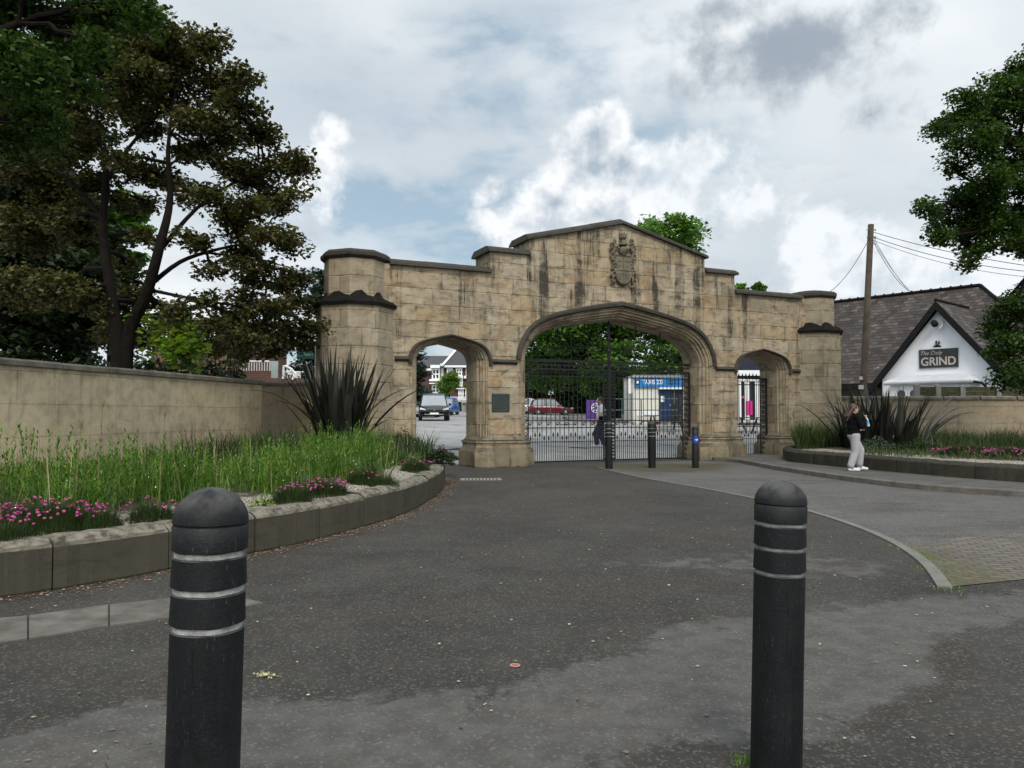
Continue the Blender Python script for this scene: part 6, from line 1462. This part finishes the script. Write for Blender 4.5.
# kerbs in the street
for pts_, lb in (([on(572, 47), on(610, 43.5), on(690, 40)], 'pale kerb and footway in front of the taxi office'),):
    mb = MB(); a_ = [Vector((p.x, p.y, p.z)) for p in pts_]
    mb.loft([[(p.x, p.y - .1, p.z - .05), (p.x, p.y - .1, p.z + .12), (p.x, p.y + 9, gz(p.x, p.y + 9) + .14), (p.x, p.y + 9, gz(p.x, p.y + 9) - .05)] for p in a_]); tag(mb.build('footway', simple('footway_slabs', (.17, .165, .155), .85, .2, 2, .3, 20)), lb, None, kind='structure')
# ground verge of earth behind trees
# shop behind the right arch
YS = 50.; sx_ = lambda px: P(px, 415, YS).x; sz_ = lambda py: P(750, py, YS).z
sb = on(748, YS); so = empty('shop', sb, 'white framed shopfront with a dark fascia seen through the right arch', 'shop')
def sbox(name, a, b, c, e, y0, y1, mat, par=None):
    mb = MB(); mb.box(sx_(a) - sb.x, sx_(b) - sb.x, y0, y1, sz_(e) - sb.z, sz_(c) - sb.z); return mb.build(name, mat, par or so)
sbox('wall', 722, 800, 352, 432, 0, 6, simple('dark_shop_wall', (.05, .05, .055), .8, .2, 2)); sbox('fascia', 722, 800, 358.5, 370, -.2, -.003, simple('dark_fascia', (.008, .012, .03), .5, .1, 2)); sbox('white_band', 722, 800, 370.5, 375.8, -.3, -.003, M_WPAINT)
for a, b in ((725, 735.5), (739.5, 746), (748.3, 756.4), (760, 770)): 
    wi = sbox('window', a, b, 381, 420, -.05, -.003, M_GLASS)
    mb = MB()
    for px in (a, b): mb.box(sx_(px) - sb.x - .09, sx_(px) - sb.x + .09, -.12, -.052, sz_(421) - sb.z, sz_(379) - sb.z)
    for py in (380, 421): mb.box(sx_(a) - sb.x - .1, sx_(b) - sb.x + .1, -.13, -.053, sz_(py) - sb.z - .1, sz_(py) - sb.z + .1)
    mb.build('window_frame', M_WPAINT, wi)
sbox('poster', 745.3, 751.8, 401, 415, -.16, -.131, simple('magenta_poster', (.50, .02, .20), .5, .05, 2)); sbox('poster', 740.2, 744, 396, 398.4, -.08, -.052, simple('pink_notice', (.55, .08, .2), .5, .05, 2))
# dark car roofs before the shop
pc2 = copy_tree(pc); pc2.location = on(749, 37); pc2.rotation_euler = (0, 0, R(20)); pc2['label'] = 'dark timber picnic table before the shop beyond the small right gate'; pc['group'] = pc2['group'] = 'picnic tables beyond the gate'

# ------------------------------------------------------------------ left background: brick building, ramp, sign
YB = 46.; bx = lambda px: P(px, 340, YB).x; bz = lambda py: P(200, py, YB).z; bg = gz(bx(200), YB)
bo = empty('brick_building', (bx(190), YB, 0), 'orange brick building glimpsed through the maple branches', 'building')
mb = MB(); mb.box(bx(152) - bx(190), bx(238) - bx(190), 0, 10, 0, bz(320)); mb.build('wall', M_BRICK, bo, uv=True)
mb = MB(); mb.box(bx(151) - bx(190), bx(239) - bx(190), -.3, 10.3, bz(320), bz(318.5)); mb.build('parapet', M_CONC, bo)
for px in (158, 182, 206):
    mb = MB(); mb.box(bx(px) - bx(190), bx(px + 9) - bx(190), -.04, -.003, bz(345), bz(331)); wi = mb.build('window', M_GLASS, bo)
    mb = MB()
    for q in (0, 4.5, 9): mb.box(bx(px + q) - bx(190) - .04, bx(px + q) - bx(190) + .04, -.09, -.042, bz(345), bz(331))
    mb.build('window_frame', M_WPAINT, wi)
YR_ = 30.; rp = P(272, 415, YR_); ra = empty('access_ramp', Vector((rp.x, YR_, 0)), 'brick ramp with white tubular railings behind the corner of the left wall', 'ramp')
f_ = lambda px: P(px, 415, YR_).x - rp.x; q_ = lambda py: P(272, py, YR_).z
mb = MB(); mb.box(f_(238), f_(270), 0, 3, 0, q_(371)); mb.box(f_(270), f_(300), 0, 3, 0, q_(378)); mb.build('ramp_wall', M_BRICK, ra, uv=True)
mb = MB(); mb.tube([(f_(240), -.05, q_(361.5)), (f_(269), -.05, q_(361.5))], .035, 8); mb.tube([(f_(283), -.05, q_(379)), (f_(283.5), -.05, q_(366)), (f_(285), -.05, q_(366)), (f_(291), -.05, q_(369)), (f_(295.5), -.05, q_(374)), (f_(295), -.05, q_(377)), (f_(292), -.05, q_(379.5))], .045, 8); mb.tube([(f_(284), 0, q_(372)), (f_(303), 0, q_(372))], .03, 6)
for px in np.arange(241, 270, 2.6): mb.tube([(f_(px), -.05, q_(371)), (f_(px), -.05, q_(361.5))], .016, 5)
for px in np.arange(284, 300, 2.6): mb.tube([(f_(px), .05, q_(380)), (f_(px), .05, q_(372))], .014, 5)
mb.build('railing', M_WPAINT, ra)
mb = MB(); mb.box(f_(269.5), f_(277), .05, .1, q_(379), q_(361)); mb.build('glass_panel', simple('pale_green_glass', (.35, .42, .42), .15, .1, 2), ra)
ss = P(315.3, 415, 24.5); so_ = empty('direction_sign', Vector((ss.x, 24.5, 0)), 'green finger sign on a thin grey post left of the turret', 'sign')
q2 = lambda py: P(315, py, 24.5).z; mb = MB(); mb.tube([(0, 0, 0), (0, 0, q2(346))], .035, 8); mb.build('post', M_METAL, so_)
mb = MB(); zc = q2(354.6); W2 = 16.5 * 24.5 / F; mb.prism([(-W2 - .07, -.05), (-W2 - .07, -.03), (-.06, -.03), (-.06, -.05)], zc - .13, zc + .13)
pn = mb.build('panel', simple('dark_green_sign', (.005, .10, .085), .4, .08, 2), so_); text('City Route 1', .13, M_TEXTS, pn, (-W2 / 2 - .06, -.052, zc), ext=.004, sx=.72)
mb = MB(); mb.ell((.09, -.02, q2(352)), (.06, .06, .09), 10, 7); mb.build('bracket', M_WPAINT, so_)

# ------------------------------------------------------------------ people
M_SKIN = simple('skin', (.48, .29, .21), .55, .08, 6); M_HAIR = simple('brown_hair', (.05, .026, .015), .55, .4, 14, .6, 60); M_JACKET = simple('black_jacket', (.004, .0045, .006), .9, .2, 6, .5, 20, spec=.1)
M_JOG = simple('pale_grey_joggers', (.33, .32, .34), .9, .1, 5, .6, 14); M_SHOE = simple('white_trainers', (.6, .6, .6), .6, .1, 9); M_TEE = simple('white_tshirt', (.7, .7, .7), .85, .06, 5, .4, 12)
M_JEAN = simple('dark_jeans', (.02, .026, .045), .9, .2, 6, .4, 18)
def fuse(mb, name, mat, parent, vox=.012, it=4):
    o = mb.build(name, mat, parent, fix=True); m = o.modifiers.new('remesh', 'REMESH'); m.mode = 'VOXEL'; m.voxel_size = vox; m.use_smooth_shade = True
    s_ = o.modifiers.new('smooth', 'SMOOTH'); s_.factor = .5; s_.iterations = it; return o
def hand(mb, wr, dirv_, side, curl=.5, s=1.):
    """palm, four unequal bent fingers and a side thumb"""
    d_ = Vector(dirv_).normalized(); sd_ = Vector(side).normalized(); nn = d_.cross(sd_).normalized(); wr = Vector(wr); pe = wr + d_ * .085 * s
    for k_ in (-1.2, 0, 1.2): mb.caps(wr + d_ * .015 * s + sd_ * k_ * .012 * s, pe + sd_ * k_ * .02 * s, .016 * s, .013 * s, 8)
    for i, ln in enumerate((.068, .078, .072, .056)):
        b = pe + sd_ * (i - 1.5) * .021 * s; m_ = b + (d_ * math.cos(curl) + nn * math.sin(curl)) * ln * .5 * s; t = m_ + (d_ * math.cos(curl * 2.3) + nn * math.sin(curl * 2.3)) * ln * .5 * s
        mb.caps(b, m_, .0095 * s, .0088 * s, 8); mb.caps(m_, t, .0088 * s, .0075 * s, 8)
    b = wr + d_ * .03 * s - sd_ * .03 * s; m_ = b + (d_ * .6 - sd_ * .6 + nn * .3).normalized() * .038 * s; t = m_ + (d_ * .8 - sd_ * .1 + nn * .6).normalized() * .03 * s
    mb.caps(b, m_, .012 * s, .0105 * s, 8); mb.caps(m_, t, .0105 * s, .009 * s, 8)
def person(label, loc, rz, J, top, bottom, hair, long_sleeve=True, s=1., long_hair=True, curls=(.5, .5)):
    """x = facing. J: joints"""
    o = empty('person', loc, label, 'person', rz=rz); V3 = lambda k_: Vector(J[k_]); o.scale = (s, s, s)
    b = MB(); hd = V3('head')
    b.ell(hd, (.095, .078, .118), 16, 12); b.ell(hd + Vector((.035, 0, -.055)), (.055, .055, .062), 12, 8); b.caps(hd + Vector((.088, 0, .01)), hd + Vector((.108, 0, -.022)), .010, .013, 8)
    for sg in (-1, 1): b.ell(hd + Vector((-.005, sg * .078, -.01)), (.02, .01, .032), 8, 6); b.ell(hd + Vector((.082, sg * .03, .022)), (.014, .018, .012), 8, 5)
    b.ell(hd + Vector((.088, 0, -.06)), (.012, .024, .009), 8, 5)
    nk = V3('neck'); b.caps(nk - Vector((.0, 0, .04)), hd + Vector((-.015, 0, -.07)), .055, .05)
    ch, pv = V3('chest'), V3('pelvis')
    b.ell(ch, (.115, .165, .17), 16, 10); b.ell(pv, (.12, .165, .13), 16, 10); b.ell((ch + pv) / 2, (.105, .14, .16), 14, 10)
    for k_ in 'LR':
        sh, el, wr = V3('sh' + k_), V3('el' + k_), V3('wr' + k_); b.caps(sh, el, .050, .040); b.caps(el, wr, .040, .026)
        hp, kn, an, to = V3('hip' + k_), V3('kn' + k_), V3('an' + k_), V3('to' + k_); b.caps(hp, kn, .085, .055); b.caps(kn, an, .055, .036); b.caps(an - Vector((0, 0, .035)), to, .034, .026)
        hand(b, wr, J.get('hd' + k_, wr - el), J.get('hs' + k_, (1, 0, 0)), curls[k_ == 'R'])
    fuse(b, 'body', M_SKIN, o, .009, 2)
    t = MB(); t.ell(ch + Vector((0, 0, -.01)), (.150, .205, .20), 16, 10); t.ell((ch + pv) / 2, (.150, .19, .19), 16, 10); t.ell(pv + Vector((0, 0, .03)), (.150, .195, .12), 16, 10); t.caps(nk - Vector((0, 0, .08)), nk + Vector((0, 0, -.015)), .10, .066)
    for k_ in 'LR':
        sh, el, wr = V3('sh' + k_), V3('el' + k_), V3('wr' + k_); t.caps(ch.lerp(sh, .6), sh, .08, .078)
        if long_sleeve: t.caps(sh, el, .076, .062); t.caps(el, el.lerp(wr, .93), .060, .045)
        else: t.caps(sh, sh.lerp(el, .6), .076, .064)
    fuse(t, 'jacket' if long_sleeve else 'tshirt', top, o, .013, 5)
    t = MB(); t.ell(pv - Vector((0, 0, .02)), (.145, .185, .13), 16, 10)
    for k_ in 'LR':
        hp, kn, an = V3('hip' + k_), V3('kn' + k_), V3('an' + k_); t.caps(hp, kn, .118, .100); t.caps(kn, an + Vector((-.02, 0, .06)), .098, .088); t.caps(an + Vector((-.02, 0, .06)), an + Vector((-.005, 0, .0)), .088, .062)
    fuse(t, 'trousers', bottom, o, .013, 4)
    for k_ in 'LR':
        an, to = V3('an' + k_), V3('to' + k_); t = MB(); d_ = (to - an); heel = an + Vector((-.045, 0, -.045)) - Vector((0, 0, 0))
        t.caps(heel, to + Vector((.03, 0, -.002)), .046, .036); t.caps(an + Vector((0, 0, -.02)), to * .7 + an * .3, .044, .034); fuse(t, 'shoe', M_SHOE, o, .01, 3)
    hm = MB(); hm.ell(hd + Vector((-.022, 0, .028)), (.098, .090, .115), 16, 12)
    if long_hair:
        for y in (-.06, -.02, .03, .065): hm.caps(hd + Vector((-.06, y, .02)), hd + Vector((-.15 - abs(y), y * 1.3, -.18)), .042, .028); hm.caps(hd + Vector((-.12, y, -.12)), hd + Vector((-.19 + y * .5, y * 1.3, -.29)), .030, .012)
    fuse(hm, 'hair', hair, o, .011, 2)
    return o
J = dict(head=(.03, 0, 1.53), neck=(.0, 0, 1.41), chest=(0, 0, 1.22), pelvis=(0, 0, .90), shL=(.0, .18, 1.335), shR=(.0, -.18, 1.335), elL=(.02, .25, 1.07), wrL=(.20, .20, 1.02), elR=(.10, -.22, 1.10), wrR=(.25, -.12, 1.27),
         hdR=(.3, .1, 1.), hsR=(.4, .9, 0), hipL=(0, .09, .88), hipR=(0, -.09, .88), knL=(.20, .09, .50), anL=(.19, .09, .11), toL=(.33, .10, .05), knR=(.0, -.08, .47), anR=(-.10, -.09, .085), toR=(.04, -.10, .035))
wp = Vector((8.47, 19.1, .115)); wm = person('woman in a black jacket and pale grey joggers raising a drink to her mouth', wp, R(0), J, M_JACKET, M_JOG, M_HAIR, curls=(.5, 1.0))
mb = MB(); mb.box(.085, .135, -.075, .075, 1.535, 1.57); sgl = mb.build('sunglasses', simple('dark_lenses', (.03, .015, .02), .1, .1, 5, spec=.9), wm); mb = MB()
for sg in (-1, 1): mb.tube([(.12, sg * .075, 1.562), (.02, sg * .088, 1.562)], .004, 4)
mb.build('arms', M_BLKPAINT, sgl)
o = empty('drink_bottle', wp + Vector((.30, -.11, 1.20)), 'clear drink bottle with a blue label held by the woman', 'bottle'); o.rotation_euler = (0, R(-12), 0)
mb = MB(); mb.lathe([(.03, -.10), (.033, -.09), (.033, .05), (.028, .09), (.014, .13), (.013, .15)], 16); mb.build('bottle_body', simple('clear_plastic', (.5, .55, .6), .12, .08, 6, spec=.8), o, smooth=True)
mb = MB(); mb.lathe([(.034, -.03), (.035, -.025), (.035, .05), (.034, .055)], 16); mb.build('bottle_label', simple('blue_label', (.05, .32, .65), .4, .05, 6), o); mb = MB(); mb.lathe([(.016, .145), (.016, .17), (.002, .175)], 12); mb.build('lid', M_TEXTW, o)
J2 = dict(J); J2.update(head=(.05, 0, 1.55), elR=(-.06, -.25, 1.07), wrR=(.02, -.24, .82), hdR=(.1, 0, -1), hsR=(1, 0, 0), elL=(.08, .25, 1.07), wrL=(.22, .22, .88))
mp = P(601, 415, 28.2); man = person('man in a white t-shirt and dark jeans walking behind the iron gates', Vector((mp.x, 28.2, gz(mp.x, 28.2) + .01)), R(188), J2, M_TEE, M_JEAN, simple('short_dark_hair', (.06, .045, .035), .7, .3, 12), long_sleeve=False, s=1.10, long_hair=False)
bgp = empty('shoulder_bag', man.location, 'dark bag hanging at the hip of the man behind the gates', 'bag', rz=R(188)); mb = MB(); mb.box(-.16, .16, .24, .34, .92, 1.14); bevel(mb.build('pouch', M_JACKET, bgp), .03, 3); mb = MB(); mb.tube([(.1, .29, 1.1), (.05, .2, 1.35), (0, .0, 1.56), (-.04, -.16, 1.45)], .012, 5); mb.build('strap', M_JACKET, bgp)

# ------------------------------------------------------------------ small things on the ground
p = G(481, 479.5); gr = empty('drain_cover', p, 'pale metal drain grating in the asphalt before the left pier', 'drain cover', rz=R(4)); mb = MB()
for i in range(11): mb.box(-.42 + i * .08, -.38 + i * .08, -.2, .2, 0, .014)
mb.build('bars', M_METAL, gr); mb = MB(); mb.box(-.48, .46, -.26, -.2, 0, .012); mb.box(-.48, .46, .2, .26, 0, .012); mb.box(-.48, -.42, -.2, .2, 0, .012); mb.box(.42, .48, -.2, .2, 0, .012); mb.build('frame', M_CONC, gr)
p = G(515, 667); rg_ = empty('rubber_ring', p + Vector((0, 0, .006)), 'small dull pink ring lying on the asphalt', 'ring'); mb = MB(); mb.tube([(.028 * math.cos(a), .02 * math.sin(a), .004) for a in np.linspace(0, 6.2, 20)], .005, 5); mb.build('ring_band', simple('faded_pink_rubber', (.45, .2, .16), .6, .1, 9), rg_)
p = G(268, 677.5); tw_ = empty('fallen_sprig', p, 'fallen sprig of pale blossom lying right of the left bollard', 'sprig'); n = 46
V, Q_ = leaves(np.column_stack([np.concatenate([rng.normal(-.02, .028, n)]), rng.normal(0, .022, n), rng.uniform(.006, .028, n)]), .02, .6, .7); fast_mesh('blossom', V, Q_, leaf_mat('pale_blossom', [(.35, .36, .16), (.52, .50, .28), (.62, .60, .42)], .7, .3), tw_)
mb = MB(); mb.tube([(-.03, 0, .01), (.04, .004, .008), (.085, -.01, .005)], .0028, 4); mb.tube([(.02, 0, .009), (.06, .02, .006)], .002, 4); mb.build('twig', M_DRYSTALK, tw_)
def litter(name, label, pts, size, mat, z=.006, cat=None, up=1.2):
    V, Q_ = leaves(np.column_stack([pts, np.full(len(pts), z)]), size, up, .7); V[:, 2] = np.maximum(V[:, 2], .009); tag(fast_mesh(name, V, Q_, mat), label, 'litter', kind='stuff')
m_fall = leaf_mat('fallen_petals', [(.22, .20, .11), (.40, .38, .24), (.60, .58, .45)], .8, .1)
litter('fallen_petals', 'pale petals and bits of leaf scattered over the asphalt', rng.uniform((-4, 1.8), (6.5, 20), (750, 2)), .026, m_fall)
litter('brown_leaf_bits', 'brown leaf fragments scattered over the asphalt', rng.uniform((-4, 1.8), (6.5, 20), (500, 2)), .03, leaf_mat('brown_leaf_bits', [(.08, .05, .03), (.15, .10, .06), (.22, .16, .10)], .9, .05))
base_e = [p for p in bls if p.y > 5]; pts = []
for i in range(3600):
    j = rng.integers(0, len(base_e) - 1); q = base_e[j].lerp(base_e[j + 1], rng.uniform()); t = (base_e[j + 1] - base_e[j]).normalized(); dd = -abs(rng.normal()) * .15 - .01; pts.append((q.x - t.y * dd, q.y + t.x * dd))
litter('leaf_litter', 'brown leaf litter gathered along the foot of the curved kerb', np.array(pts), .030, leaf_mat('brown_litter', [(.09, .035, .02), (.19, .09, .05), (.42, .33, .24)], .9, .05))
pts = []
for i in range(1500):
    j = rng.integers(0, len(kerb_rs) - 1); q = kerb_rs[j].lerp(kerb_rs[j + 1], rng.uniform()); t = (kerb_rs[j + 1] - kerb_rs[j]).normalized(); dd = -abs(rng.normal()) * .16 - .08; pts.append((q.x - t.y * dd, q.y + t.x * dd))
litter('leaf_litter', 'rusty leaf litter along the foot of the right pavement kerb', np.array(pts), .03, leaf_mat('rusty_litter', [(.10, .045, .025), (.18, .085, .04), (.30, .18, .10)], .9, .05))
wd_ = []
for px, py, n in ((930, 489, 30), (936, 490, 24), (893, 545, 60), (925, 560, 90), (932, 572, 50), (950, 590, 40), (912, 552, 60), (748, 764, 90), (768, 767, 70)):
    c = G(px, py); wd_.append(np.column_stack([rng.normal(c.x, .07 if py < 700 else .05, n), rng.normal(c.y, .10 if py < 700 else .03, n)]))
wd_ = np.concatenate(wd_); n = len(wd_); V, Q_ = blades(np.column_stack([wd_, np.full(n, .006)]), rng.uniform(.006, .03, n) * np.where(wd_[:, 1] > 14, 5, 1), np.full(n, .008), rng.uniform(.3, .9, n), 2)
tag(fast_mesh('kerb_weeds', V, Q_, M_L_YOUNG), 'tufts of yellow green weeds and moss at the kerb and bollard foot', 'weeds', kind='stuff')
